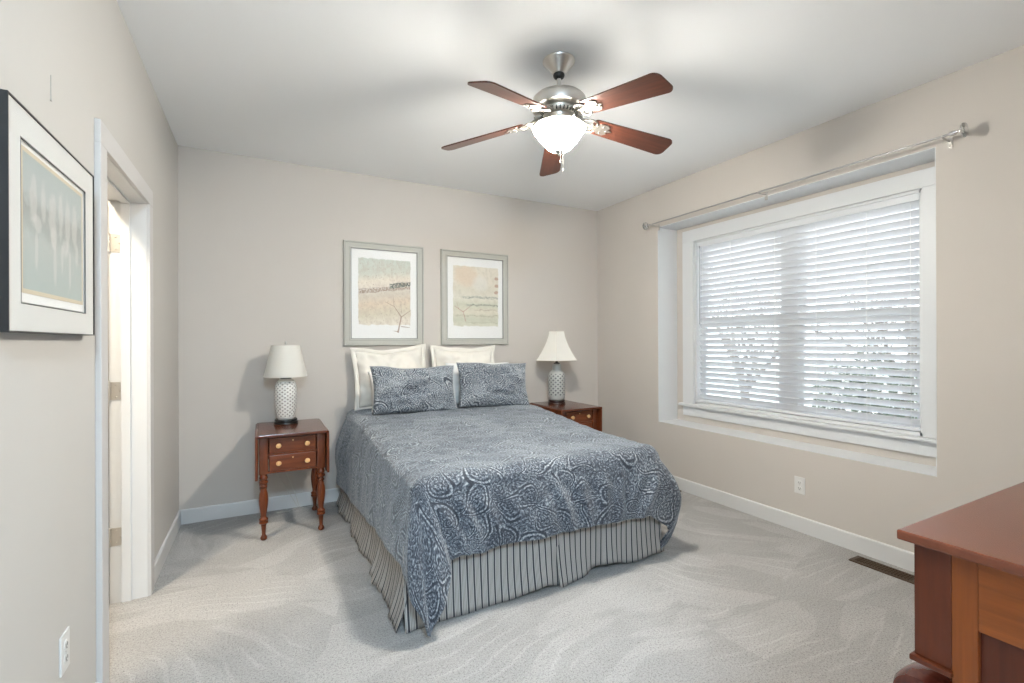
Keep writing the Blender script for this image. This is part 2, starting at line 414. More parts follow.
# ------------------------------------------------------------------ door_1 : cased opening, hinged leaf swung into the next room
d1 = struct(empty('door_1', (XL, (DY0 + DY1) / 2, 0)))
def at(o): return -o.location.x, -o.location.y, -o.location.z
def lbox(m_, o, x0, x1, y0, y1, z0, z1, bev=0.0):
    a, b, c = o.location; return m_.box(x0 - a, x1 - a, y0 - b, y1 - b, z0 - c, z1 - c, bev)
cw = .088
m_ = MB()
lbox(m_, d1, XL, XL + .019, DY0 - cw, DY0 - .003, 0, DZ + .003, .003); lbox(m_, d1, XL, XL + .019, DY1 + .003, DY1 + cw, 0, DZ + .003, .003)
lbox(m_, d1, XL, XL + .019, DY0 - cw, DY1 + cw, DZ + .003, DZ + cw, .003)
m_.build('casing', 'casing', d1)
m_ = MB()
lbox(m_, d1, XL - WT, XL + .004, DY0 - .017, DY0, 0, DZ); lbox(m_, d1, XL - WT, XL + .004, DY1, DY1 + .017, 0, DZ); lbox(m_, d1, XL - WT, XL + .004, DY0 - .017, DY1 + .017, DZ, DZ + .017)
m_.build('jamb', 'trim', d1)
m_ = MB()
lbox(m_, d1, XL - .10, XL - .062, DY0, DY0 + .011, 0, DZ, .002); lbox(m_, d1, XL - .10, XL - .062, DY1 - .011, DY1, 0, DZ, .002); lbox(m_, d1, XL - .10, XL - .062, DY0 + .011, DY1 - .011, DZ - .011, DZ, .002)
m_.build('stop', 'trim', d1)
leaf = MB(); lbox(leaf, d1, XL - WT - .78, XL - WT - .012, DY1 - .04, DY1 - .005, .012, DZ - .004, .003)
lf = leaf.build('door_leaf', 'trim', d1)
for pz0, pz1 in ((.22, .92), (1.06, 1.88)):
    m_ = MB(); lbox(m_, d1, XL - WT - .67, XL - WT - .42, DY1 - .047, DY1 - .039, pz0, pz1, .006); lbox(m_, d1, XL - WT - .36, XL - WT - .12, DY1 - .047, DY1 - .039, pz0, pz1, .006)
    m_.build('raised_panel', 'trim', lf)
kb = MB(); R_ = Matrix.Translation((-WT - .72, (DY1 - DY0) / 2 - .04, .95)) @ Matrix.Rotation(PI / 2, 4, 'X')
kb.lathe([(.026, 0), (.026, .008), (.012, .012), (.012, .03), (.024, .038), (.028, .05), (.022, .062), (0, .066)], 20, R_)
kb.build('door_knob', 'nickel', lf, smooth=True)
for z in (.335, 1.072, 1.82):
    m_ = MB(); x1 = XL - .094; x0 = XL - WT + .004
    pl = [(x0, z - .045), (x1 - .014, z - .045), (x1 - .004, z - .041), (x1, z - .031), (x1, z + .031), (x1 - .004, z + .041), (x1 - .014, z + .045), (x0, z + .045)]
    a, b, c = d1.location
    T = Matrix(((1, 0, 0, -a), (0, 0, -1, DY1 - b), (0, 1, 0, -c), (0, 0, 0, 1)))
    m_.prism(pl, .0, .003, T)
    for sx, sz in ((.026, .03), (.026, -.03), (.042, 0)):
        m_.sphere(Vector((x0 + sx - a, DY1 - .003 - b, z + sz - c)), .004, 8, 6)
    m_.lathe([(.0065, z - .046 - c), (.0065, z + .046 - c), (.004, z + .05 - c)], 12, Matrix.Translation((x0 - .003 - a, DY1 - .007 - b, 0)))
    m_.build('hinge', 'satin', d1)

# ------------------------------------------------------------------ window_1
w1 = struct(empty('window_1', (RX, 2.2, WZ0)))
m_ = MB(); FX = RX - .022
lbox(m_, w1, FX, RX, WY0 - .11, WY0, WZ0, WZ1, .003); lbox(m_, w1, FX, RX, WY1, WY1 + .125, WZ0, WZ1, .003); lbox(m_, w1, FX, RX, WY0 - .11, WY1 + .125, WZ1, WZ1 + .108, .003)
m_.build('casing', 'wtrim', w1)
m_ = MB(); lbox(m_, w1, RX - .062, RX + .08, WY0 - .125, WY1 + .145, WZ0 - .022, WZ0 + .001, .006); m_.build('stool', 'wtrim', w1)
m_ = MB(); lbox(m_, w1, RX - .02, RX, WY0 - .11, WY1 + .125, WZ0 - .112, WZ0 - .022, .004); m_.build('apron', 'wtrim', w1)
m_ = MB()
lbox(m_, w1, RX, XE, WY0 - .001, WY0 + .018, WZ0, WZ1); lbox(m_, w1, RX, XE, WY1 - .018, WY1 + .001, WZ0, WZ1)
lbox(m_, w1, RX, XE, WY0, WY1, WZ1 - .018, WZ1 + .001); lbox(m_, w1, RX, XE, WY0, WY1, WZ0, WZ0 + .02)
m_.build('frame', 'wtrim', w1)
m_ = MB(); lbox(m_, w1, RX + .065, XE, 2.145, 2.255, WZ0 + .02, WZ1 - .018, .003); m_.build('mullion', 'wtrim', w1)
for ya, yb in ((WY0 + .018, 2.145), (2.255, WY1 - .018)):
    for za, zb, sx in ((WZ0 + .02, 1.50, RX + .072), (1.46, WZ1 - .018, RX + .102)):
        m_ = MB(); t_ = .028; s_ = .042
        lbox(m_, w1, sx, sx + t_, ya, ya + s_, za, zb); lbox(m_, w1, sx, sx + t_, yb - s_, yb, za, zb)
        lbox(m_, w1, sx, sx + t_, ya + s_, yb - s_, za, za + s_); lbox(m_, w1, sx, sx + t_, ya + s_, yb - s_, zb - s_, zb)
        sh = m_.build('sash', 'wtrim', w1)
        g = MB(); lbox(g, w1, sx + .012, sx + .016, ya + s_, yb - s_, za + s_, zb - s_); g.build('pane', 'glass', sh)

# ------------------------------------------------------------------ window blind
bl = empty('window_blind', (RX + .034, 2.2, WZ0 + .02))
tag(bl, 'white horizontal slatted blind covering the wide window, slats tilted half open', 'blind')
by0, by1 = WY0 + .022, WY1 - .022
m_ = MB(); lbox(m_, bl, RX + .006, RX + .060, by0, by1, WZ1 - .062, WZ1 - .018, .003); m_.build('head_rail', 'slat', bl)
m_ = MB(); lbox(m_, bl, RX + .010, RX + .056, by0, by1, WZ0 + .024, WZ0 + .042, .003); m_.build('bottom_rail', 'slat', bl)
NS = 28; zs0, zs1 = WZ0 + .075, WZ1 - .085; TILT = math.radians(-52)
m_ = MB()
for i in range(NS):
    z = zs0 + (zs1 - zs0) * i / (NS - 1); cx = RX + .034
    vs = []; kk = 5
    for y in (by0 + .004, by1 - .004):
        for top in (1, 0):
            for k in range(kk):
                a = (k / (kk - 1) - .5) * .05; cr = .0022 * (1 - (2 * k / (kk - 1) - 1) ** 2) + (.0028 if top else 0)
                vs.append((cx - bl.location.x + a * math.cos(TILT) - cr * math.sin(TILT), y - bl.location.y, z - bl.location.z + a * math.sin(TILT) + cr * math.cos(TILT)))
    n2 = 2 * kk; fs = []
    for k in range(kk - 1):
        fs += [(k, k + 1, n2 + k + 1, n2 + k), (kk + k, n2 + kk + k, n2 + kk + k + 1, kk + k + 1)]
    fs += [(0, n2, n2 + kk, kk), (kk - 1, n2 - 1, 2 * n2 - 1, n2 + kk - 1)]
    fs += [tuple(list(range(kk)) + list(range(2 * kk - 1, kk - 1, -1))), tuple(n2 + q for q in list(range(kk)) + list(range(2 * kk - 1, kk - 1, -1)))]
    m_.add(vs, fs)
m_.build('slats', 'slat', bl)
for y in (1.42, 1.66, 1.98, 2.29, 2.68, 2.97):
    m_ = MB()
    for xo in (-.021, .021):
        m_.tube([(xo, y - 2.2, .02), (xo, y - 2.2, WZ1 - WZ0 - .08)], .0011, 6)
    m_.build('ladder_cord', 'pwhite', bl)
m_ = MB(); m_.tube([(-.030, WY1 - .05 - 2.2, .72), (-.030, WY1 - .05 - 2.2, WZ1 - WZ0 - .07)], .0042, 8); m_.sphere(Vector((-.030, WY1 - .05 - 2.2, .715)), .006, 8, 6)
m_.build('tilt_wand', plain('grey_tilt_wand', (.42, .43, .45), .4), bl)

# ------------------------------------------------------------------ curtain rod
cr = empty('curtain_rod', (XR, 2.19, 2.39)); tag(cr, 'slim bare curtain rod with clear disc finials above the window recess', 'curtain rod')
RXO = -.085
m_ = MB(); m_.tube([(RXO, 1.09 - 2.19, 0), (RXO, 2.2 - 2.19, 0)], .0062, 14); m_.tube([(RXO, 2.15 - 2.19, 0), (RXO, 3.29 - 2.19, 0)], .0052, 14); m_.build('rod', 'rodmetal', cr, smooth=True)
for y, sg in ((1.09, -1), (3.29, 1)):
    T = Matrix.Translation((RXO, y - 2.19, 0)) @ Matrix.Rotation(-sg * PI / 2, 4, 'X')
    m_ = MB(); m_.lathe([(.012, -.02), (.012, .004), (.007, .010), (.0075, .022), (.014, .024), (.014, .030), (0, .031)], 16, T); fn = m_.build('finial', 'chrome', cr, smooth=True)
    m_ = MB(); m_.lathe([(.012, .026), (.034, .030), (.038, .036), (.034, .043), (.010, .047), (0, .048)], 24, T); m_.build('glass_disc', 'acrylic', fn, smooth=True)
for y in (1.14, 2.185, 3.245):
    m_ = MB(); yy = y - 2.19
    m_.box(-.004, 0, yy - .011, yy + .011, -.048, .012, .001); m_.tube([(0, yy, -.012), (RXO * .7, yy, -.013), (RXO, yy, -.012)], .0045, 8)
    m_.tube([(RXO + .013 * math.cos(a), yy, .013 * math.sin(a)) for a in np.linspace(-PI, .3, 12)], .0035, 8)
    m_.sphere(Vector((-.005, yy, -.034)), .0035, 8, 6)
    m_.build('bracket', 'nickel', cr)

# ------------------------------------------------------------------ bed
B0, B1, BF, BHd = .625, 2.145, 2.13, 4.135
BC = ((B0 + B1) / 2, (BF + BHd) / 2)
def rbox(x0, x1, y0, y1, z0, z1, r, seg=5):
    bm = bmesh.new(); bmesh.ops.create_cube(bm, size=1)
    for v in bm.verts: v.co = Vector(((x0 + x1) / 2 + v.co.x * (x1 - x0), (y0 + y1) / 2 + v.co.y * (y1 - y0), (z0 + z1) / 2 + v.co.z * (z1 - z0)))
    bmesh.ops.bevel(bm, geom=list(bm.edges), offset=r, segments=seg, affect='EDGES', profile=.5); m_ = MB(); m_.bm(bm); return m_
bed = empty('bed', (BC[0], BC[1], 0)); tag(bed, 'queen size bed without headboard, gathered striped skirt reaching the carpet', 'bed')
hw, hl = (B1 - B0) / 2, (BHd - BF) / 2
rbox(-hw + .01, hw - .01, -hl + .075, hl, .14, .38, .02, 3).build('box_spring', 'mattress', bed, smooth=True)
rbox(-hw + .03, hw - .03, -hl + .06, hl, .382, .655, .06).build('mattress', 'mattress', bed, smooth=True)
m_ = MB()
for sx in (-hw + .06, hw - .06):
    m_.box(sx - .018, sx + .018, -hl + .09, hl - .03, .10, .138)
    for sy in (-hl + .16, 0, hl - .1): m_.lathe([(.02, 0), (.022, .02), (.016, .03), (.016, .10)], 12, Matrix.Translation((sx, sy, 0)))
for sy in (-hl + .14, hl - .06): m_.box(-hw + .06, hw - .06, sy - .015, sy + .015, .10, .135)
m_.build('metal_frame', 'black', bed)
sm = lambda x, a, b: (lambda k: k * k * (3 - 2 * k))(min(1, max(0, (x - a) / (b - a))))
def nz(x, y): return mnoise.noise(Vector((x, y, 0)))
# skirt: left side, foot, right side as one gathered cloth per side
def skirt(name, p0, p1, nrm, n, seed, flare, hem, amp, ztop=.385, rows=14):
    L = (Vector(p1) - Vector(p0)).length; d = (Vector(p1) - Vector(p0)) / L; nv = Vector(nrm)
    P = np.zeros((n, rows, 3)); UV = np.zeros((n, rows, 2)); u = 0; prev = None
    for i in range(n):
        s = i / (n - 1) * L; base = Vector(p0) + d * s
        for j in range(rows):
            q = j / (rows - 1); z = ztop * (1 - q) + hem(s, L) * q
            wv = amp * (mnoise.noise(Vector((s * 7.0, seed, q * .7))) + .55 * mnoise.noise(Vector((s * 17.0, seed + 5, q * .5)))) * (.06 + .94 * q * q)
            o = .006 + flare(s, L) * q ** 2.4 + wv + .012
            p = base + nv * o; P[i, j] = (p.x, p.y, z)
            UV[i, j] = (s * 1.0, z)
    o = grid_mesh(name, P, UV, 'stripe', bed)
    md = o.modifiers.new('thickness', 'SOLIDIFY'); md.thickness = .003
    return o
def skirt_l(s, L): return .008 + .03 * abs(mnoise.noise(Vector((s * 4, 2, 1))))
def pleat(s, L): return .042 + .02 * sm(s, 1.2, L) + .024 * abs(math.sin(s * 5.2)) 
skirt('bed_skirt', (-hw, hl, 0), (-hw, -hl - .01, 0), (-1, 0, 0), 120, 3.1, pleat, skirt_l, .030)
# foot: two panels meeting at a slit right of the middle, hems rucked up on the carpet
skirt('bed_skirt', (-hw - .055, -hl + .03, 0), (.03, -hl + .03, 0), (0, -1, 0), 90, 9.4, lambda s, L: .02 + .03 * (1 - sm(s, 0, .3)), lambda s, L: .006 + .022 * sm(s, L - .35, L - .12) * (1 - sm(s, L - .10, L)) + .012 * max(0, nz(s * 6, 7)), .024)
skirt('bed_skirt', (.015, -hl + .035, 0), (hw + .03, -hl + .04, 0), (0, -1, 0), 90, 12.4, lambda s, L: .012 + .03 * math.exp(-(s / .12) ** 2), lambda s, L: .008 + .030 * sm(s, .16, .26) * (1 - sm(s, .38, .52)) + .018 * sm(s, .5, .7) , .022)
skirt('bed_skirt', (hw, -hl + .03, 0), (hw, hl, 0), (1, 0, 0), 80, 5.5, lambda s, L: .05, skirt_l, .022)

# comforter: one cloth draped over the mattress; paisley face, striped reverse
def lerp_path(keys, u):
    for (u0, p0), (u1, p1) in zip(keys, keys[1:]):
        if u <= u1:
            k = (u - u0) / (u1 - u0); k = k * k * (3 - 2 * k) * .5 + k * .5
            return Vector(p0).lerp(Vector(p1), k)
    return Vector(keys[-1][1])
def nz3(x, y, z=0.0): return mnoise.noise(Vector((x, y, z)))
RR, DL, DF = .075, .42, .44                                  # edge rounding, sheet overhang at the sides and at the foot
IX0, IX1, IY0 = B0 + RR - .012, B1 - RR + .012, BF + RR - .03     # the flat part of the bed top
YHEAD = 4.07
def top_z(x, y):
    k = sm(y, 2.35, 3.75)
    return .690 + .080 * k + .007 * nz3(x * 2.2, y * 2.0, 4.0) + .004 * nz3(x * 6, y * 6, 1.0) - .012 * sm(abs(x - BC[0]), .5, .76) 
def hem_left(y): 
    z = lerp_path([(2.0, (.29, 0, 0)), (2.4, (.272, 0, 0)), (2.75, (.248, 0, 0)), (3.2, (.208, 0, 0)), (3.6, (.182, 0, 0)), (4.2, (.185, 0, 0))], y).x
    return Vector((.566 - .03 * sm(y, 3.4, 4.05) + .012 * nz3(y * 3.1, 8.0), y, z + .008 * nz3(y * 7, 2.0)))
def hem_foot(x): return Vector((x, 2.075 + .016 * nz3(x * 4.5, 3.0) + .009 * nz3(x * 11, 5.0), .306 + .010 * nz3(x * 5, 6.0) - .02 * sm(x, 1.6, 2.05)))
def hem_right(y): return Vector((2.235 + .02 * nz3(y * 3, 1.0), y, .27 + .02 * nz3(y * 4, 2.0)))
LKEY = [(0, hem_left(IY0)), (.22, (.566, 2.035, .235)), (.32, (.572, 2.005, .175)), (.52, (.655, 1.985, .022)), (.70, (.715, 2.005, .135)), (.86, (.765, 2.03, .26)), (1, hem_foot(IX0 + .09) )]
RKEY = [(0, hem_right(IY0)), (.25, (2.26, 2.16, .12)), (.5, (2.155, 2.12, .045)), (.72, (2.20, 2.115, .17)), (1, hem_foot(IX1 - .06))]
RBUL = [(0, (2.245, IY0, .42)), (.3, (2.33, 2.16, .30)), (.6, (2.335, 2.075, .33)), (1, (IX1 - .02, 2.065, .42))]
def drape_point(a, b):
    """a, b: position on the flat cloth measured from its left and foot edges"""
    wx = IX1 - IX0
    dxl, dxr, dy = DL - a, a - (DL + wx), DF - b
    x = IX0 + (a - DL); y = IY0 + (b - DF)
    if dxl <= 0 and dxr <= 0 and dy <= 0:
        return Vector((x, y, top_z(x, y)))
    left = dxl > 0; dx = max(dxl, dxr, 0.0); dyp = max(dy, 0.0)
    base = Vector((min(max(x, IX0), IX1), max(y, IY0), 0)); base.z = top_z(base.x, base.y)
    if dx > 0 and dyp > 0:                                    # a corner of the cloth: wraps round the bed corner and hangs in a fold
        ph = math.atan2(dyp / DF, dx / DL); u = ph / (PI / 2)
        q = max(dx / DL, dyp / DF)
        n = Vector((-math.cos(ph) if left else math.cos(ph), -math.sin(ph), 0))
        Hh = lerp_path(LKEY if left else RKEY, u); mid = None
        if not left: mid = lerp_path(RBUL, u)
    elif dx > 0:
        q = dx / DL; n = Vector((-1 if left else 1, 0, 0)); Hh = (hem_left if left else hem_right)(y); mid = None if left else Vector((2.245, y, .42)); u = 0.0
    else:
        q = dyp / DF; n = Vector((0, -1, 0)); Hh = hem_foot(x); mid = None; u = 1.0
        ul, ur = 1 - sm(x, IX0, IX0 + .30), 1 - sm(IX1 - x, 0, .25)
        Hh = Hh + Vector((.09 * ul, 0, 0)) + Vector((-.06 * ur, 0, 0))
        if ur > 0: mid = Vector((x - .02 * ur, 2.095 - .03 * ur, .42))
    qa = .24                                                  # share of the drop spent on the rounded edge
    if q < qa:
        t_ = q / qa * PI / 2
        return base + n * (RR * math.sin(t_)) + Vector((0, 0, -RR * (1 - math.cos(t_))))
    A_ = base + n * RR + Vector((0, 0, -RR)); k = (q - qa) / (1 - qa)
    if mid is None:
        ctl = A_.lerp(Hh, .45) + n * .022; 
        if dx > 0 and dyp > 0 and left: ctl = ctl + Vector((-.012, -.02, 0)) * math.sin(u * PI)
    else: ctl = mid + (mid - (A_ + Hh) * .5) * .55
    p = A_ * (1 - k) ** 2 + ctl * (2 * k * (1 - k)) + Hh * k ** 2
    # soft folds: slanting on the foot, shallow on the side
    if dyp > 0 and dx <= 0:
        s_ = x + (p.z - .5) * .55 * (1 - sm(x, 1.2, 1.9) * 1.5); env = sm(k, 0, .35) * (1 - .55 * sm(k, .6, 1)) * (.35 + .65 * sm(abs(nz3(x * 1.6, 9.0)), .02, .25))
        f = math.sin(s_ * 46 + 2.5 * nz3(x * 2.5, p.z * 2)) ; p.y -= .022 * env * (abs(f) ** 1.6) * (1 if f > 0 else -.5)
        p.y += .016 * nz3(x * 5, p.z * 4, 7.0) * k
    elif dx > 0 and dyp <= 0:
        sg = -1 if left else 1
        p.x += sg * (.012 * nz3(y * 4.5 + p.z * 2.0, p.z * 2, 3.0) + .007 * nz3(y * 10, p.z * 3, 5.0)) * sm(k, 0, .4)
        if left: p.x -= .035 * math.sin(min(1, k * 1.15) * PI) * sm(y, 3.3, 4.05)
    else:
        p.x += .010 * math.sin(u * 17 + k) * k * math.sin(u * PI); p.y += .012 * math.sin(u * 21 + 1 + k * 2) * k * math.sin(u * PI)
    return p
aw = list(np.linspace(0, DL, 26)) + list(np.linspace(DL, DL + IX1 - IX0, 64))[1:] + list(np.linspace(DL + IX1 - IX0, 2 * DL + IX1 - IX0, 26))[1:]
bw = list(np.linspace(0, DF, 28)) + list(np.linspace(DF, DF + YHEAD - IY0, 60))[1:]
CP = np.array([[tuple(drape_point(a, b)) for b in bw] for a in aw])
CU = np.stack(np.meshgrid(aw, bw, indexing='ij'), -1)
CP2 = CP - np.array([BC[0], BC[1], .66])
comf = grid_mesh('comforter', CP2, CU, ['paisley', 'stripe'])
comf.location = (BC[0], BC[1], .66)
md = comf.modifiers.new('smooth', 'SUBSURF'); md.levels = md.render_levels = 1
dtx = bpy.data.textures.new('quilt_wrinkles', 'CLOUDS'); dtx.noise_scale = .16; dtx.noise_depth = 2
md = comf.modifiers.new('wrinkles', 'DISPLACE'); md.texture = dtx; md.strength = .014; md.mid_level = .5; md.texture_coords = 'UV'
md = comf.modifiers.new('thickness', 'SOLIDIFY'); md.thickness = .011; md.offset = -1; md.material_offset = 1; md.material_offset_rim = 0
tag(comf, 'slate blue paisley comforter draped over the bed, pointed corner touching the carpet', 'comforter')

# ------------------------------------------------------------------ pillows
def pillow(name, w, h, t, mat, loc, lean, yaw, roll=0.0, flange=0.0, seed=1, wr=.012, squash=0.0, n=40, pinch=.07):
    us = np.linspace(-1, 1, n); V = []; F = []
    idf = {}; idb = {}
    def shape(u, v, side):
        fx = max(0.0, 1 - abs(u) ** 2.4) ** .62; fy = max(0.0, 1 - abs(v) ** 2.4) ** .62
        th = t / 2 * fx * fy
        x = w / 2 * u * (1 - pinch * (1 - v * v)); y = h / 2 * v * (1 - pinch * (1 - u * u) * (1.0 if v > 0 else .35))
        nz = mnoise.noise(Vector((u * 2.3 + seed * 7, v * 2.0, side * 3.0))) * wr * 1.6 + mnoise.noise(Vector((u * 5.5 + seed * 3, v * 5.0, side * 2.0 + 9))) * wr * .7
        e = min(1, fx * fy * 2.2)
        y += (mnoise.noise(Vector((u * 1.7 + seed, 3.3, 0))) * .5 * wr * 2 * (1 - abs(v) * .3)) * (1 if v > 0 else .2)
        y -= squash * h * max(0, v) * (1 - u * u)
        return Vector((x, side * (th + nz * e), y))
    for i, u in enumerate(us):
        for j, v in enumerate(us):
            rim = i in (0, n - 1) or j in (0, n - 1)
            idf[i, j] = len(V); V.append(shape(u, v, -1)); 
            if rim: idb[i, j] = idf[i, j]
            else: idb[i, j] = len(V); V.append(shape(u, v, 1))
    for i in range(n - 1):
        for j in range(n - 1):
            F.append((idf[i, j], idf[i + 1, j], idf[i + 1, j + 1], idf[i, j + 1])); F.append((idb[i, j], idb[i, j + 1], idb[i + 1, j + 1], idb[i + 1, j]))
    me = bpy.data.meshes.new(name)
    V = [Vector((p.x, p.y, p.z + h / 2)) for p in V]
    me.from_pydata([tuple(p) for p in V], [], F); me.update()
    uv = me.uv_layers.new(name='UVMap')
    for l in me.loops:
        p = V[l.vertex_index]; uv.data[l.index].uv = (p.x + seed * 1.37, p.z + seed * .61)
    o = link(name, me, mat, None, True)
    o.location = loc; o.rotation_euler = (Matrix.Rotation(yaw, 3, 'Z') @ Matrix.Rotation(lean, 3, 'X') @ Matrix.Rotation(roll, 3, 'Y')).to_euler()
    if flange:
        vs = []; fs = []; N = 4 * (n - 1)
        loop = [(i, 0) for i in range(n - 1)] + [(n - 1, j) for j in range(n - 1)] + [(i, n - 1) for i in range(n - 1, 0, -1)] + [(0, j) for j in range(n - 1, 0, -1)]
        for k, (i, j) in enumerate(loop):
            p = V[idf[i, j]]; u, v = us[i], us[j]
            a = Vector((u * abs(u) ** 5, 0, v * abs(v) ** 5)); 
            if a.length > 1e-6: a = Vector((max(-1, min(1, a.x)), 0, max(-1, min(1, a.z))))
            s_ = math.sin(k * .55) * .006 + mnoise.noise(Vector((k * .13, seed, 0))) * .012
            for q in (0, .5, 1):
                vs.append(p + a * flange * q - (a * .012 if q == 0 else a * 0) + Vector((0, s_ * q, 0)))
        for k in range(N):
            for q in (0, 1):
                a, b = k * 3 + q, ((k + 1) % N) * 3 + q
                fs.append((a, b, b + 1, a + 1))
        m_ = MB(); m_.add(vs, fs); fl = m_.build('flange', mat, o, smooth=True, angle=180)
        md = fl.modifiers.new('thickness', 'SOLIDIFY'); md.thickness = .004; md.offset = 0
    return o
PZ = .764
tag(pillow('sham_pillow', .58, .468, .155, 'sham', (.992, 4.005, PZ + .022), math.radians(-7), 0, math.radians(-2.5), .032, 2, .026, .03), 'cream flanged pillow standing against the wall under the left landscape picture', 'pillow')
tag(pillow('sham_pillow', .58, .468, .155, 'sham', (1.648, 4.005, PZ + .022), math.radians(-7), 0, math.radians(.5), .032, 5, .026, .03), 'cream flanged pillow standing against the wall under the right landscape picture', 'pillow')
tag(pillow('bed_pillow', .62, .335, .14, 'pwhite', (1.075, 3.795, PZ + .006), math.radians(-17), 0, math.radians(-2), 0, 3, .016), 'plain white pillow between cream pillow and left paisley pillow', 'pillow')
tag(pillow('bed_pillow', .62, .375, .14, 'pwhite', (1.720, 3.795, PZ + .006), math.radians(-17), 0, math.radians(1), 0, 7, .016), 'plain white pillow between cream pillow and right paisley pillow', 'pillow')
tag(pillow('paisley_pillow', .69, .37, .19, 'paisley_p', (1.068, 3.585, PZ + .002), math.radians(-16), math.radians(2), math.radians(1.5), 0, 11, .026), 'blue paisley pillow leaning at the front, nearer the door side of the bed', 'pillow')
tag(pillow('paisley_pillow', .655, .38, .19, 'paisley_p', (1.748, 3.59, PZ + .002), math.radians(-16), math.radians(-2), math.radians(2.5), 0, 13, .026), 'blue paisley pillow leaning at the front, nearer the window side of the bed', 'pillow')

# ------------------------------------------------------------------ drop-leaf night stands
TH = .707
def night_stand(loc, label):
    r = empty('night_stand', loc); tag(r, label, 'nightstand', 'matching night stands beside the bed')
    hx, fy, by = .178, -.225, .215                       # leg centres
    # top : two-board centre with a thumbnail edge
    m_ = MB(); m_.box(-.208, .208, -.300, .285, TH - .017, TH, .004); m_.build('top', 'cherry_top', r)
    for sx in (-1, 1):
        m_ = MB(); m_.box(min(sx * .211, sx * .227), max(sx * .211, sx * .227), -.292, .277, TH - .295, TH - .006, .004); m_.build('drop_leaf', 'cherry', r)
        m_ = MB(); m_.tube([(sx * .213, -.298, TH - .011), (sx * .213, .283, TH - .011)], .010, 10); m_.build('rule_joint', 'cherry_top', r, smooth=True)
    m_ = MB()                                            # apron box: sides, back, rails round the drawers
    m_.box(-.168, -.150, fy, by, TH - .265, TH - .017); m_.box(.150, .168, fy, by, TH - .265, TH - .017); m_.box(-.160, .160, by - .018, by, TH - .265, TH - .017)
    for z0, z1 in ((TH - .265, TH - .252), (TH - .146, TH - .134), (TH - .030, TH - .017)): m_.box(-.160, .160, fy - .022, fy, z0, z1)
    m_.build('apron', 'cherry', r)
    for z0, z1 in ((TH - .132, TH - .032), (TH - .250, TH - .148)):
        m_ = MB(); m_.box(-.143, .143, fy - .026, fy + .3, z0, z1, .003); dr = m_.build('drawer', 'cherry_x', r)
        for kx in (-.088, .088):
            m_ = MB(); T = Matrix.Translation((kx, fy - .026, (z0 + z1) / 2)) @ Matrix.Rotation(PI / 2, 4, 'X')
            m_.lathe([(.008, 0), (.008, .008), (.013, .013), (.0165, .020), (.015, .027), (.008, .031), (0, .032)], 18, T); m_.build('knob', 'knob', dr, smooth=True)
        m_ = MB(); T = Matrix.Translation((0, fy - .0262, z1 - .022)) @ Matrix.Rotation(PI / 2, 4, 'X')
        m_.lathe([(.0055, 0), (.0055, .0012), (.003, .0012)], 12, T); m_.build('keyhole', 'knob', dr)
    prof = [(.012, 0), (.019, .006), (.021, .018), (.016, .030), (.0115, .036), (.0125, .060), (.016, .098), (.0175, .108), (.0275, .114), (.0275, .124), (.021, .128),
            (.027, .133), (.0275, .143), (.020, .148), (.0165, .155), (.0165, .164), (.019, .180), (.0265, .235), (.0285, .270), (.025, .310), (.0185, .338), (.0165, .346),
            (.023, .352), (.0235, .360), (.0175, .365), (.0175, .373), (.027, .379), (.028, .390), (.020, .395), (.0195, .402), (.026, .408), (.0265, .418), (.021, .424), (.023, .445)]
    for sx in (-1, 1):
        for y in (fy, by):
            m_ = MB(); T = Matrix.Translation((sx * hx, y, 0)); m_.lathe(prof, 24, T)
            m_.box(sx * hx - .026, sx * hx + .026, y - .026, y + .026, .440, TH - .017, .002)
            m_.build('leg', 'cherry', r, angle=50)
    return r
night_stand((.192, 3.785, 0), 'cherry drop-leaf night stand on turned legs between door side wall and bed')
night_stand((2.575, 3.785, 0), 'cherry drop-leaf night stand half hidden by the bed, in the window side corner')

# ------------------------------------------------------------------ table lamps
def round_base(m_, r, z0, hh):
    m_.lathe([(r * .96, z0), (r, z0 + .005), (r * .97, z0 + hh * .45), (r * .86, z0 + hh * .55), (r * .93, z0 + hh * .75), (r * .9, z0 + hh)], 36)
l1 = empty('table_lamp', (.166, 3.93, TH)); tag(l1, 'table lamp with white openwork vase body and round tapered white shade', 'lamp')
m_ = MB(); round_base(m_, .084, 0, .036); m_.build('base', 'black', l1, smooth=True)
pf = [(.052, .036), (.060, .045), (.064, .075), (.073, .12), (.0765, .17), (.0765, .235), (.073, .285), (.062, .315), (.045, .330), (.040, .336)]
m_ = MB(); m_.lathe(pf, 48); o = m_.build('vase', 'lattice_w', l1, smooth=True); lathe_uv(o, 48, len(pf), pf)
m_ = MB(); m_.lathe([(.037, .336), (.040, .341), (.036, .352), (.022, .362), (.010, .366), (.010, .40)], 24); m_.build('cap', 'black', l1, smooth=True)
def open_shade(m_, prof, seg, phase=0): 
    inner = [(r - .0022, z) for r, z in reversed(prof)]
    m_.lathe(prof + inner + [prof[0]], seg, None, phase, cap=False)
m_ = MB(); open_shade(m_, [(.148, .352), (.1485, .356), (.098, .582), (.0975, .586)], 48); sh = m_.build('lamp_shade', 'shade', l1, angle=60)
m_ = MB(); m_.tube([(.1465 * math.cos(a), .1465 * math.sin(a), .353) for a in np.linspace(0, 2 * PI, 48, endpoint=False)], .0022, 6, closed=True); m_.build('bottom_ring', 'sham', sh)
m_ = MB(); m_.tube([(.097 * math.cos(a), .097 * math.sin(a), .585) for a in np.linspace(0, 2 * PI, 48, endpoint=False)], .0022, 6, closed=True)
for a in (0, 2.094, 4.189): m_.tube([(.008 * math.cos(a), .008 * math.sin(a), .578), (.096 * math.cos(a), .096 * math.sin(a), .584)], .0016, 6)
m_.build('top_ring', 'sham', sh)
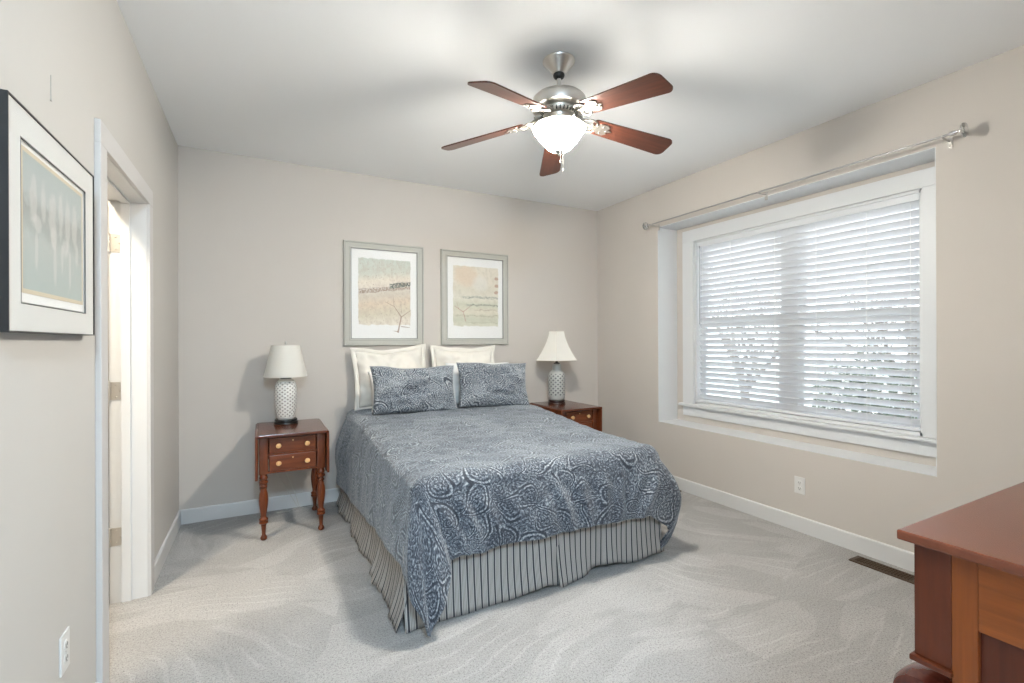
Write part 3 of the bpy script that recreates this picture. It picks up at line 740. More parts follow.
m_ = MB(); m_.lathe([(.012, .40), (.016, .405), (.016, .45), (.012, .455)], 16); m_.tube([(.045 * math.sin(a) , 0, .493 - .086 * math.cos(a)) for a in np.linspace(.15, 2 * PI - .15, 30)], .0018, 6)
m_.lathe([(.008, .578), (.008, .588), (.004, .592), (.008, .600), (.005, .612), (0, .620)], 12); m_.build('harp_and_finial', 'nickel', l1, smooth=True)
m_ = MB(); m_.lathe([(.013, .455), (.018, .47), (.029, .50), (.030, .52), (.022, .545), (0, .553)], 20); m_.build('bulb', 'pwhite', l1, smooth=True)
m_ = MB()
m_.tube([(.02, .080, .012), (.03, .13, .006), (.035, .158, .003), (.036, .178, -.02), (.03, .19, -.12), (-.02, .196, -.33), (.02, .197, -.45), (.075, .185, -.60), (.10, .18, -.695), (.13, .165, -.703), (.2, .16, -.703), (.30, .175, -.703)], .0028, 6)
m_.tube([(-.05, .197, -.32), (-.06, .198, -.42), (.02, .197, -.56), (.09, .18, -.698), (.02, .13, -.703), (-.06, .14, -.703)], .0025, 6)
m_.build('cord', plain('pale_lamp_cord', (.62, .60, .55), .5), l1)

l2 = empty('table_lamp', (2.557, 3.885, TH), rz=0.0); tag(l2, 'table lamp with grey-green lattice jar body and six-panel bell shade', 'lamp')
m_ = MB(); round_base(m_, .086, 0, .034); m_.build('base', plain('dark_wood_lamp_base', (.035, .014, .010), .3), l2, smooth=True)
pf = [(.058, .034), (.070, .040), (.080, .060), (.083, .10), (.083, .265), (.078, .292), (.062, .312), (.048, .324), (.043, .336), (.0445, .372), (.041, .384), (.030, .390)]
m_ = MB(); m_.lathe(pf, 48); o = m_.build('vase', 'lattice_g', l2, smooth=True); lathe_uv(o, 48, len(pf), pf)
m_ = MB(); m_.lathe([(.030, .388), (.030, .396), (.012, .402), (.012, .44)], 20); m_.build('cap', 'black', l2, smooth=True)
bell = []
for k in range(15):
    q = k / 14; bell.append((.080 + (.222 - .080) * ((1 - q) ** 1.6 * .85 + (1 - q) * .15), .425 + .278 * q))
ph = math.atan2(-3.885, -2.557)
m_ = MB(); open_shade(m_, bell, 6, ph); m_.build('lamp_shade', 'shade', l2, angle=30)
m_ = MB()
for k in range(6):
    a = ph + k * PI / 3; m_.tube([((r + .001) * math.cos(a), (r + .001) * math.sin(a), z) for r, z in bell], .0022, 6)
for z_, r_ in ((.425, .222), (.703, .080)):
    m_.tube([(r_ * math.cos(ph + k * PI / 3), r_ * math.sin(ph + k * PI / 3), z_) for k in range(6)], .0024, 6, closed=True)
for k in range(3): m_.tube([(.01 * math.cos(ph + k * 2.094), .01 * math.sin(ph + k * 2.094), .695), (.079 * math.cos(ph + k * 2.094), .079 * math.sin(ph + k * 2.094), .700)], .0016, 6)
m_.build('shade_trim', 'sham', l2)
m_ = MB(); m_.lathe([(.012, .44), (.016, .445), (.016, .49), (.012, .495)], 16); m_.tube([(.042 * math.sin(a), 0, .585 - .11 * math.cos(a)) for a in np.linspace(.15, 2 * PI - .15, 30)], .0018, 6)
m_.lathe([(.007, .697), (.007, .706), (.004, .710), (.007, .717), (0, .730)], 12); m_.build('harp_and_finial', 'nickel', l2, smooth=True)
m_ = MB(); m_.lathe([(.013, .495), (.018, .51), (.029, .54), (.030, .56), (.022, .585), (0, .593)], 20); m_.build('bulb', 'pwhite', l2, smooth=True)

# ------------------------------------------------------------------ pictures
def seg_mask(t, x, y, a, b, w0, w1=None):
    """1 inside a tapering stroke from a to b"""
    w1 = w0 if w1 is None else w1
    dx, dy = b[0] - a[0], b[1] - a[1]; L2 = dx * dx + dy * dy
    px, py = t.m('SUBTRACT', x, a[0]), t.m('SUBTRACT', y, a[1])
    h = t.m('DIVIDE', t.m('ADD', t.m('MULTIPLY', px, dx), t.m('MULTIPLY', py, dy)), L2, clamp=True)
    ex, ey = t.m('SUBTRACT', px, t.m('MULTIPLY', h, dx)), t.m('SUBTRACT', py, t.m('MULTIPLY', h, dy))
    d = t.m('SQRT', t.m('ADD', t.m('MULTIPLY', ex, ex), t.m('MULTIPLY', ey, ey)))
    return t.m('LESS_THAN', d, t.m('ADD', w0, t.m('MULTIPLY', h, w1 - w0)))
def blob(t, x, y, c, rx, ry, nz, soft=.35):
    d = t.m('ADD', t.m('POWER', t.m('DIVIDE', t.m('SUBTRACT', x, c[0]), rx), 2.0), t.m('POWER', t.m('DIVIDE', t.m('SUBTRACT', y, c[1]), ry), 2.0))
    return t.m('SUBTRACT', 1.0, t.step(t.m('ADD', d, nz), 1 - soft, 1 + soft))
def print_base(name):
    t = NT(name, .9); uv = t.coord('UV'); s = t.sep(uv)
    nz = t.noise(uv, 9, 4, .6).outputs[0]; n0 = t.m('SUBTRACT', nz, .5)
    return t, uv, s[0], s[1], n0
def edge_fade(t, x, y, x0, x1, y0, y1, n0, soft=.012, amp=.05):
    k = t.m('MULTIPLY', n0, amp)
    f = t.m('MULTIPLY', t.step(t.m('ADD', x, k), x0, x0 + soft), t.m('SUBTRACT', 1.0, t.step(t.m('ADD', x, k), x1 - soft, x1)))
    g = t.m('MULTIPLY', t.step(t.m('ADD', y, k), y0, y0 + soft), t.m('SUBTRACT', 1.0, t.step(t.m('ADD', y, k), y1 - soft, y1)))
    return t.m('MULTIPLY', f, g)
PAPER = (.80, .80, .79)
# dune landscape with a pale green sky, dark shrub line and a bare red-brown sapling
t, uv, x, y, n0 = print_base('landscape_print_with_sapling')
yy = t.m('ADD', y, t.m('ADD', t.m('MULTIPLY', n0, .05), t.m('MULTIPLY', x, -.09)))
c = t.ramp(yy, [(.12, (.74, .69, .60)), (.24, (.62, .57, .45)), (.36, (.66, .55, .43)), (.46, (.60, .55, .47)), (.54, (.70, .64, .56)), (.62, (.72, .66, .56)), (.70, (.55, .57, .50)), (.92, (.50, .56, .51))])
grit = t.noise(uv, 70, 3).outputs[0]
wash = t.noise(uv, 16, 5, .7, .8).outputs[0]
c = t.mix(t.m('MULTIPLY', t.step(wash, .40, .66), .38), c, (.42, .33, .27))
fleck = t.step(t.noise(uv, 120, 2).outputs[0], .60, .70)
c = t.mix(t.m('MULTIPLY', fleck, .35), c, (.78, .76, .72))
rock = t.m('MULTIPLY', t.m('MULTIPLY', t.step(yy, .485, .50), t.m('SUBTRACT', 1.0, t.step(yy, .535, .55))), t.step(grit, .44, .52))
c = t.mix(rock, c, (.30, .22, .18))
shr = t.m('MULTIPLY', t.m('MULTIPLY', t.m('GREATER_THAN', x, .57), t.m('MULTIPLY', t.step(yy, .52, .53), t.m('SUBTRACT', 1.0, t.step(yy, .57, .585)))), t.step(grit, .42, .48))
c = t.mix(shr, c, (.10, .12, .10))
dots = t.m('LESS_THAN', t.n('ShaderNodeTexVoronoi', _voronoi_dimensions='2D', Vector=uv, Scale=13.0).outputs['Distance'], .07)
c = t.mix(t.m('MULTIPLY', dots, .6), c, (.28, .20, .15))
c = t.mix(edge_fade(t, x, y, .10, .90, .15, .905, n0), PAPER, c)
for a, b, w0, w1 in (((.70, .08), (.75, .25), .013, .010), ((.75, .25), (.64, .37), .008, .004), ((.75, .25), (.90, .33), .007, .003), ((.64, .37), (.62, .50), .004, .003), ((.64, .37), (.50, .42), .004, .002), ((.76, .29), (.74, .40), .004, .002), ((.70, .08), (.63, .09), .006, .002), ((.75, .14), (.88, .13), .006, .003)):
    c = t.mix(t.m('MULTIPLY', seg_mask(t, x, y, a, b, w0, w1), .8), c, (.34, .25, .20))
t.col(c); MT['print_a'] = t.mat
# hazy terraces with a pale sun disc, green rows and a thin red branch
t, uv, x, y, n0 = print_base('landscape_print_with_sun')
yy = t.m('ADD', y, t.m('MULTIPLY', n0, .07))
c = t.ramp(yy, [(.14, (.66, .64, .53)), (.24, (.56, .57, .46)), (.33, (.68, .64, .53)), (.42, (.58, .58, .47)), (.50, (.70, .67, .58)), (.60, (.66, .62, .52)), (.74, (.72, .66, .56)), (.90, (.70, .65, .55))])
grit = t.noise(uv, 60, 3).outputs[0]
wash = t.noise(uv, 14, 5, .7, .8).outputs[0]
c = t.mix(t.m('MULTIPLY', t.step(wash, .42, .66), .32), c, (.46, .42, .34))
fleck = t.step(t.noise(uv, 120, 2).outputs[0], .60, .70)
c = t.mix(t.m('MULTIPLY', fleck, .4), c, (.78, .76, .72))
for y0, y1, x0, cc in ((.495, .535, .22, (.26, .29, .25)), (.40, .435, .30, (.18, .21, .18)), (.345, .365, .45, (.32, .24, .18)), (.27, .30, .1, (.40, .38, .28)), (.19, .21, .3, (.34, .34, .24))):
    k = t.m('MULTIPLY', t.m('MULTIPLY', t.step(yy, y0, y0 + .012), t.m('SUBTRACT', 1.0, t.step(yy, y1 - .012, y1))), t.m('MULTIPLY', t.step(x, x0, x0 + .1), t.step(grit, .40, .54)))
    c = t.mix(t.m('MULTIPLY', k, .8), c, cc)
c = t.mix(t.m('MULTIPLY', blob(t, x, y, (.34, .78), .19, .13, t.m('MULTIPLY', n0, 1.6), .6), .55), c, (.66, .51, .38))
c = t.mix(t.m('MULTIPLY', blob(t, x, y, (.58, .68), .13, .10, t.m('MULTIPLY', n0, 1.6), .7), .4), c, (.70, .70, .67))
for cy_ in (.76, .67, .585): c = t.mix(t.m('MULTIPLY', blob(t, x, y, (.88, cy_), .035, .022, t.m('MULTIPLY', n0, 3.0)), .7), c, (.40, .24, .18))
c = t.mix(edge_fade(t, x, y, .10, .92, .15, .90, n0), PAPER, c)
for a, b, w0, w1 in (((.32, .22), (.28, .33), .007, .005), ((.28, .33), (.13, .40), .006, .003), ((.28, .33), (.42, .41), .005, .003), ((.2, .365), (.17, .45), .003, .002)):
    c = t.mix(t.m('MULTIPLY', seg_mask(t, x, y, a, b, w0, w1), .7), c, (.42, .24, .19))
t.col(c); MT['print_b'] = t.mat
# pale sea-green print with loose whitish upright figures
t, uv, x, y, n0 = print_base('sea_green_figure_print')
c = t.ramp(t.m('ADD', y, t.m('MULTIPLY', n0, .3)), [(.05, (.40, .45, .43)), (.38, (.43, .46, .44)), (.5, (.36, .38, .36)), (.62, (.33, .34, .32)), (.72, (.42, .45, .44)), (.95, (.40, .44, .43))])
for i, (cx, cy_, rx, ry) in enumerate(((.16, .66, .05, .16), (.30, .70, .035, .15), (.44, .62, .055, .2), (.58, .68, .04, .18), (.70, .63, .045, .2), (.83, .66, .05, .17), (.22, .52, .06, .06), (.46, .47, .05, .08), (.66, .44, .05, .07), (.20, .33, .022, .16), (.48, .28, .025, .17), (.74, .26, .022, .16), (.60, .33, .018, .12), (.88, .42, .03, .09))):
    c = t.mix(t.m('MULTIPLY', blob(t, x, y, (cx, cy_), rx, ry, t.m('MULTIPLY', n0, 3.2), .6), .42), c, (.60, .59, .56))
c = t.mix(t.m('MULTIPLY', t.step(t.noise(uv, 18, 5, .7).outputs[0], .55, .70), .35), c, (.56, .54, .50))
k = t.m('MULTIPLY', t.m('MULTIPLY', t.m('GREATER_THAN', x, .022), t.m('LESS_THAN', x, .978)), t.m('MULTIPLY', t.m('GREATER_THAN', y, .03), t.m('LESS_THAN', y, .97)))
c = t.mix(k, (.60, .53, .40), c)
t.col(c); MT['print_c'] = t.mat
MT['mat_white'] = plain('white_picture_mat', (.66, .66, .64), .9)
MT['mat_white2'] = plain('white_print_paper', (.80, .80, .79), .9)
MT['silver'] = plain('pale_silver_frame', (.47, .465, .425), .6, .0)
MT['silver_d'] = plain('grey_frame_line', (.14, .14, .135), .5)
MT['blackframe'] = plain('black_metal_frame', (.015, .015, .016), .35)

def frame_ring(m_, W, Hh, prof):
    """prof: (inset from the outer edge, depth) points swept round the rectangle, mitred; local x right, z up, -y out"""
    cs = [(-1, -1), (1, -1), (1, 1), (-1, 1)]; n = len(prof); vs = []
    for sx, sz in cs:
        for ins, dp in prof: vs.append((sx * (W / 2 - ins), -dp, sz * (Hh / 2 - ins)))
    fs = []
    for c in range(4):
        for k in range(n):
            a, b = c * n + k, c * n + (k + 1) % n; d = (c + 1) % 4
            fs.append((a, d * n + k, d * n + (k + 1) % n, b))
    m_.add(vs, fs); return m_
def sheet(name, W, Hh, dp, mat, parent, thick=.002):
    m_ = MB(); m_.box(-W / 2, W / 2, -dp, -dp + thick, -Hh / 2, Hh / 2); o = m_.build(name, mat, parent)
    uv = o.data.uv_layers.new(name='UVMap')
    for l in o.data.loops:
        p = o.data.vertices[l.vertex_index].co; uv.data[l.index].uv = (p.x / W + .5, p.z / Hh + .5)
    return o
def framed_landscape(x0, x1, mat, label):
    z0, z1 = 1.2835, 2.1665; W, Hh = x1 - x0, z1 - z0
    r = empty('framed_picture', ((x0 + x1) / 2, YB - .001, (z0 + z1) / 2)); tag(r, label, 'picture', 'landscape prints above the bed')
    m_ = MB(); frame_ring(m_, W, Hh, [(0, 0), (0, .022), (.004, .028), (.010, .028), (.014, .022), (.044, .020), (.050, .024), (.058, .022), (.060, .012), (.060, 0)]); m_.build('frame', 'silver', r)
    for ins in (.0125, .0605):
        m_ = MB(); dpt = .0225 if ins < .03 else .0165
        frame_ring(m_, W, Hh, [(ins - .0018, dpt - .003), (ins - .0018, dpt + .0005), (ins + .0022, dpt + .0005), (ins + .0022, dpt - .003)]); m_.build('frame_line', 'silver_d', r)
    sheet('backing', W - .02, Hh - .02, .006, 'mat_white', r, .005)
    sheet('print', W - .118, Hh - .118, .009, mat, r, .002)
    sheet('glass_pane', W - .118, Hh - .118, .0135, 'matte_glass', r, .0015)
framed_landscape(.612, 1.298, 'print_a', 'silver framed landscape print with bare sapling and pale green sky')
framed_landscape(1.463, 2.158, 'print_b', 'silver framed landscape print with hazy sun disc and green terraces')
# black framed picture on the door wall (built facing -y, turned to face +x)
py0, py1, pz0, pz1 = 1.451, 2.0686, 1.340, 1.8765
r = empty('framed_picture', (XL + .001, (py0 + py1) / 2, (pz0 + pz1) / 2), PI / 2); tag(r, 'black framed print of pale figures hung on the wall before the door', 'picture')
W, Hh = py1 - py0, pz1 - pz0
m_ = MB(); frame_ring(m_, W, Hh, [(0, 0), (0, .031), (.0035, .031), (.0035, .012), (.010, .0), ]); m_.build('frame', 'blackframe', r)
sheet('backing', W - .012, Hh - .012, .008, 'mat_white', r, .006)
m_ = MB(); aw, ah = .452, .368; ox, oz = -.005, .0
def ring_sheet(W0, H0, W1, H1, dp, th, cx=0, cz=0):
    mm = MB(); mm.box(-W0 / 2, cx - W1 / 2, -dp, -dp + th, -H0 / 2, H0 / 2); mm.box(cx + W1 / 2, W0 / 2, -dp, -dp + th, -H0 / 2, H0 / 2)
    mm.box(cx - W1 / 2, cx + W1 / 2, -dp, -dp + th, -H0 / 2, cz - H1 / 2); mm.box(cx - W1 / 2, cx + W1 / 2, -dp, -dp + th, cz + H1 / 2, H0 / 2); return mm
ring_sheet(W - .007, Hh - .007, .466, .392, .0275, .004, -.003, -.003).build('mat', 'mat_white', r)
o = sheet('print', .440, .352, .0235, 'print_c', r, .002)
sheet('print_paper', .464, .390, .0225, 'mat_white2', r, .002); o.location = (-.003, 0, .004)
m_ = MB(); frame_ring(m_, .468, .394, [(0, .0245), (0, .0280), (.0025, .0280), (.0025, .0245)]); o = m_.build('mat_bevel', 'silver_d', r); o.location = (-.003, 0, -.003)
sheet('glass_pane', W - .007, Hh - .007, .0302, 'matte_glass', r, .0015)

# nail left in the wall above that picture
m_ = MB(); m_.lathe([(.0016, 0), (.0016, .003), (.004, .0032), (.004, .0042), (0, .0045)], 10, Matrix.Rotation(PI / 2, 4, 'Y')); o = m_.build('picture_nail', 'nickel'); wm = MB(); wm.tube([(.002, 0, 0), (.0015, .0005, .036), (.002, 0, .072)], .0009, 6); wm.build('wire', plain('grey_wire', (.4, .4, .38), .5), o); o.location = (XL, 1.80, 2.004)
tag(o, 'small nail with a short upright wire in the wall above the black framed print', 'nail')

# ------------------------------------------------------------------ outlets and floor registers
def outlet(loc, rz, label):
    r = empty('wall_outlet', loc, rz); tag(r, label, 'outlet', 'wall outlets')
    m_ = MB(); m_.box(-.036, .036, -.006, 0, -.058, .058, .003); m_.build('cover_plate', 'plate', r)
    for z in (-.0195, .0195):
        m_ = MB(); m_.lathe([(.0165, 0), (.0165, .0018), (.015, .0022)], 20, Matrix.Translation((0, -.0058, z)) @ Matrix.Rotation(PI / 2, 4, 'X')); rc = m_.build('receptacle', 'plate', r, angle=40)
        m_ = MB(); m_.box(-.0075, -.005, -.0086, -.0075, z - .004, z + .006); m_.box(.005, .0075, -.0086, -.0075, z - .004, z + .006); m_.box(-.002, .002, -.0086, -.0075, z - .011, z - .007)
        m_.build('slots', 'slot', rc)
    m_ = MB(); m_.sphere(Vector((0, -.006, 0)), .0028, 8, 6, sy=.5); m_.build('screw', 'nickel', r)
outlet((XR, 1.949, .318), -PI / 2, 'white duplex outlet low on the wall under the window')
outlet((XL, 1.885, .39), PI / 2, 'white duplex outlet low on the near wall beside the door')
MT['bronze'] = plain('brown_enamel_register', (.075, .045, .025), .5, .2)
def register(x0, x1, y0, y1, label):
    r = empty('floor_register', ((x0 + x1) / 2, (y0 + y1) / 2, 0)); tag(r, label, 'floor vent', 'floor registers')
    hx, hy = (x1 - x0) / 2, (y1 - y0) / 2
    m_ = MB()
    for a in (-1, 1):
        m_.box(min(a * hx, a * (hx - .016)), max(a * hx, a * (hx - .016)), -hy, hy, 0, .008, .002); m_.box(-hx + .016, hx - .016, min(a * hy, a * (hy - .022)), max(a * hy, a * (hy - .022)), 0, .008, .002)
    m_.build('rim', 'bronze', r)
    m_ = MB(); m_.box(-hx + .01, hx - .01, -hy + .01, hy - .01, .0005, .0015); m_.build('duct_shadow_plate', 'slot', r)
    m_ = MB(); n = 18
    for k in range(n):
        y = -hy + .022 + (2 * hy - .044) * (k + .5) / n; m_.box(-hx + .014, hx - .014, y - .0022, y + .0022, .0015, .007)
    for xx in (-.017, 0, .017): m_.box(xx - .002, xx + .002, -hy + .018, hy - .018, .0015, .0075)
    m_.build('grille', 'bronze', r)
register(3.095, 3.200, 1.235, 1.556, 'brown floor register by the baseboard near the wooden chest')
register(3.135, 3.240, 2.955, 3.280, 'brown floor register by the baseboard, mostly hidden behind the bed')

# ------------------------------------------------------------------ ceiling fan
fx, fy_ = 1.350, 2.020
fan = empty('ceiling_fan', (fx, fy_, H)); tag(fan, 'brushed nickel ceiling fan with five walnut blades and a lit glass bowl', 'ceiling fan')
zr = lambda z: z - H
m_ = MB(); m_.lathe([(.028, zr(2.676)), (.034, zr(2.682)), (.040, zr(2.69)), (.060, zr(2.715)), (.078, zr(2.733)), (.083, zr(2.739)), (.083, 0)], 40); m_.build('canopy', 'nickel', fan, angle=50)
m_ = MB(); m_.sphere(Vector((0, 0, zr(2.672))), .030, 24, 12, sz=.75); m_.build('hanger_ball', 'black', fan, smooth=True)
m_ = MB(); m_.lathe([(.0115, zr(2.56)), (.0115, zr(2.67))], 20); m_.lathe([(.022, zr(2.572)), (.020, zr(2.592)), (.013, zr(2.598))], 20); m_.build('downrod', 'nickel', fan, angle=50)
m_ = MB(); m_.lathe([(.075, zr(2.486)), (.125, zr(2.489)), (.137, zr(2.496)), (.139, zr(2.508)), (.139, zr(2.530)), (.135, zr(2.545)), (.120, zr(2.560)), (.098, zr(2.570)), (.060, zr(2.576)), (.020, zr(2.577))], 56); mh = m_.build('motor_housing', 'nickel', fan, angle=50)
m_ = MB(); m_.lathe([(.070, zr(2.462)), (.082, zr(2.464)), (.092, zr(2.472)), (.094, zr(2.487))], 40); vr = m_.build('vent_ring', plain('pale_satin_nickel', (.66, .63, .57), .35, .8), fan, angle=50)
m_ = MB()
for k in range(30):
    a = 2 * PI * k / 30; T = Matrix.Rotation(a, 4, 'Z') @ Matrix.Translation((.0885, 0, zr(2.470))) @ Matrix.Rotation(.75, 4, 'Y')
    bm = bmesh.new(); bmesh.ops.create_cube(bm, size=1); 
    for v in bm.verts: v.co = Vector((v.co.x * .004, v.co.y * .006, v.co.z * .018))
    m_.bm(bm, T)
m_.build('vent_slots', 'slot', vr)
m_ = MB(); m_.lathe([(.050, zr(2.405)), (.056, zr(2.412)), (.056, zr(2.440)), (.062, zr(2.446)), (.062, zr(2.464))], 36); m_.build('switch_housing', 'nickel', fan, angle=50)
m_ = MB(); m_.lathe([(.040, zr(2.398)), (.1235, zr(2.402)), (.1275, zr(2.407)), (.122, zr(2.412)), (.045, zr(2.412))], 48, cap=False); m_.build('light_fitter', 'nickel', fan, angle=50)
for k in range(3):
    a = k * 2.094 + .5; m_ = MB(); m_.tube([(.09 * math.cos(a), .09 * math.sin(a), zr(2.405)), (.142 * math.cos(a), .142 * math.sin(a), zr(2.412))], .004, 8); m_.sphere(Vector((.142 * math.cos(a), .142 * math.sin(a), zr(2.405))), .006, 8, 6); m_.build('thumb_screw', 'nickel', fan)
# lit alabaster bowl: the glass itself glows, brightest round the bulbs inside
t = NT('lit_alabaster_glass', .25); v = t.coord(); s = t.sep(v)
d1_ = t.vm('DISTANCE', v, (-.05, -.03, zr(2.375))); d2_ = t.vm('DISTANCE', v, (.055, .01, zr(2.375)))
near = t.m('SUBTRACT', 1.0, t.step(t.m('MINIMUM', d1_, d2_), .05, .15))
cloud = t.noise(v, 14, 4, .6, 1.5).outputs[0]
rimf = t.m('ADD', .10, t.m('MULTIPLY', t.m('SUBTRACT', 1.0, t.step(s[2], zr(2.352), zr(2.398))), .90))
stg = t.m('MULTIPLY', rimf, t.m('MULTIPLY', t.m('ADD', 115.0, t.m('MULTIPLY', near, 30.0)), t.m('ADD', .82, t.m('MULTIPLY', cloud, .36))))
t.col((.80, .78, .72)); t.set(Emission__Color=(1.0, .945, .845, 1), Emission__Strength=stg)
bowl_p = [(.018, zr(2.282)), (.036, zr(2.286)), (.062, zr(2.303)), (.086, zr(2.330)), (.106, zr(2.354)), (.122, zr(2.378)), (.133, zr(2.392)), (.134, zr(2.397)), (.130, zr(2.400))]
m_ = MB(); m_.lathe(bowl_p, 56, cap=False); o = m_.build('light_bowl', t.mat, fan, smooth=True)
md = o.modifiers.new('thickness', 'SOLIDIFY'); md.thickness = .003; md.offset = -1
m_ = MB(); m_.lathe([(0, zr(2.258)), (.005, zr(2.262)), (.008, zr(2.272)), (.020, zr(2.278)), (.027, zr(2.286)), (.022, zr(2.292)), (.008, zr(2.296))], 24); m_.build('bowl_finial', 'nickel', fan, smooth=True)
for k, (ax, ay, ln) in enumerate(((.012, -.016, .09), (-.006, -.02, .05))):
    m_ = MB(); n = int(ln / .006)
    m_.tube([(ax, ay, zr(2.285)), (ax, ay, zr(2.285) - ln)], .0009, 6)
    for i in range(n): m_.sphere(Vector((ax, ay, zr(2.284) - i * .006)), .0017, 6, 4)
    m_.lathe([(.0015, zr(2.285) - ln - .022), (.004, zr(2.285) - ln - .018), (.004, zr(2.285) - ln - .006), (.001, zr(2.285) - ln)], 10, Matrix.Translation((ax, ay, 0)))
    m_.build('pull_chain', 'chain', fan)
# blades and their scrolled irons
DROOP = math.radians(8.0); PITCH = math.radians(-14)
def blade_outline():
    pts = []; r0, r1, wa, wb, cr_ = .185, .652, .052, .068, .035
    for k in range(7):
        a = PI / 2 + PI / 2 * k / 6; pts.append((r0 + .02 + .02 * math.cos(a), wa - .02 + .02 * math.sin(a)))
    pts2 = [(x, -y) for x, y in reversed(pts)]
    tip = []
    for k in range(9):
        a = -PI / 2 + PI / 2 * k / 8; tip.append((r1 - cr_ + cr_ * math.cos(a), -wb + cr_ + cr_ * math.sin(a)))
    tip2 = [(x, -y) for x, y in reversed(tip)]
    return pts + pts2 + tip + tip2
bo = blade_outline(); blade0 = iron0 = None
for k in range(5):
    A = math.radians(-82.2 + 72 * k)
    T = Matrix.Translation((0, 0, zr(2.44))) @ Matrix.Rotation(math.radians(2.0), 4, (math.cos(YAW), -math.sin(YAW), 0)) @ Matrix.Rotation(A, 4, 'Z') @ Matrix.Translation((.15, 0, .0)) @ Matrix.Rotation(DROOP, 4, 'Y') @ Matrix.Rotation(PITCH, 4, 'X') @ Matrix.Translation((-.15, 0, 0))
    if k == 0:
        m_ = MB(); m_.prism(bo, .0, .0065); blade0 = b = m_.build('blade', 'blade_wood', fan)
        m_ = MB()
        pl = [(.205, .012), (.225, .036), (.262, .040), (.280, .024), (.272, .010), (.300, 0), (.272, -.010), (.280, -.024), (.262, -.040), (.225, -.036), (.205, -.012)]
        m_.prism(pl, -.005, -.0005)
        for sg in (-1, 1):
            m_.tube([(.108, sg * .008, .022), (.125, sg * .014, .012), (.145, sg * .034, .0), (.170, sg * .046, -.004), (.195, sg * .040, -.004), (.208, sg * .022, -.004), (.200, sg * .010, -.004), (.186, sg * .012, -.004), (.184, sg * .022, -.004)], .0055, 8)
            m_.tube([(.110, sg * .004, .024), (.150, sg * .006, .0), (.215, sg * .004, -.003)], .0055, 8)
            m_.sphere(Vector((.240, sg * .024, -.006)), .005, 8, 6); m_.sphere(Vector((.268, 0, -.006)), .005, 8, 6)
        m_.box(.085, .125, -.016, .016, .018, .030, .003)
        iron0 = ir = m_.build('blade_iron', 'ironwork', fan, angle=40)
    else:
        b = blade0.copy(); COL.objects.link(b); ir = iron0.copy(); COL.objects.link(ir)
    b.matrix_local = T; ir.matrix_local = T

# ------------------------------------------------------------------ empire chest of drawers, only its far left corner in view
CX, CYF, CZ = .932, .396, 1.0
ch = empty('chest_of_drawers', (CX + .55, .11, 0)); tag(ch, 'cherry chest of drawers with overhanging top and scrolled feet, in the near corner', 'chest')
def cbox(m_, x0, x1, y0, y1, z0, z1, bev=0.0): return lbox(m_, ch, x0, x1, y0, y1, z0, z1, bev)
X0, X1, YBk = CX + .020, CX + 1.08, -.17
XT = X1 + .02
YS = .332                                         # front of the carcass; the top drawer section juts past it
m_ = MB(); cbox(m_, CX, XT, YBk - .01, CYF, CZ - .016, CZ, .003); m_.build('top', 'dresser_top', ch)
m_ = MB(); cbox(m_, X0, X1, YS, CYF - .016, .797, CZ - .016, .002); m_.build('top_drawer_case', 'cherry_dk', ch)
m_ = MB(); cbox(m_, X0 - .008, X1 + .008, YS - .002, CYF - .012, .788, .797, .002); m_.build('case_bead', 'cherry_dk', ch)
m_ = MB(); cbox(m_, X0 + .05, X1 - .05, CYF - .019, CYF - .012, .815, CZ - .03, .003); dw = m_.build('drawer', 'cherry_x', ch)
for kx in (X0 + .27, X1 - .27):
    m_ = MB(); a, b, c = ch.location; m_.lathe([(.010, 0), (.010, .012), (.024, .020), (.027, .030), (.018, .040), (0, .043)], 20, Matrix.Translation((kx - a, CYF - .012 - b, .90)) @ Matrix.Rotation(-PI / 2, 4, 'X')); m_.build('knob', 'mahog', dw, smooth=True)
# side frames: stiles, rails and a sunk panel
for xs0, xs1, xp0, xp1 in ((X0, X0 + .022, X0 + .010, X0 + .018), (X1 - .022, X1, X1 - .018, X1 - .010)):
    for ya, yb in ((YS - .031, YS), (YBk, YBk + .06)):
        m_ = MB(); cbox(m_, xs0, xs1, ya, yb, .10, CZ - .016, .0015); m_.build('side_stile', 'cherry_lt', ch)
    for zr0, zr1 in ((.875, CZ - .016), (.10, .22)):
        m_ = MB(); cbox(m_, xs0, xs1, YBk + .06, YS - .031, zr0, zr1, .0015); m_.build('side_rail', 'cherry_lt_y', ch)
    m_ = MB(); cbox(m_, xp0, xp1, YBk + .05, YS - .025, .21, .885); m_.build('side_panel', 'cherry_dk', ch)
m_ = MB(); cbox(m_, X0 + .022, X1 - .022, YBk + .002, YBk + .012, .10, CZ - .016); m_.build('back_panel', 'cherry_lt', ch)
m_ = MB(); cbox(m_, X0 + .022, X1 - .022, YBk + .012, YS - .02, .10, .118); m_.build('bottom_panel', 'cherry_lt', ch)
m_ = MB()
for z in (.118, .34, .56, .780):
    m_ = MB(); cbox(m_, X0 + .022, X1 - .022, YS - .022, YS, z, z + .014); m_.build('front_rail', 'cherry', ch)
for z0, z1 in ((.134, .338), (.356, .558), (.576, .778)):
    m_ = MB(); cbox(m_, X0 + .024, X1 - .024, YS - .3, YS + .004, z0, z1, .003); dw = m_.build('drawer', 'cherry_x', ch)
    for kx in (X0 + .27, X1 - .27):
        m_ = MB(); a, b, c = ch.location; m_.lathe([(.010, 0), (.010, .012), (.024, .020), (.027, .030), (.018, .040), (0, .043)], 20, Matrix.Translation((kx - a, YS + .004 - b, (z0 + z1) / 2)) @ Matrix.Rotation(-PI / 2, 4, 'X')); m_.build('knob', 'mahog', dw, smooth=True)
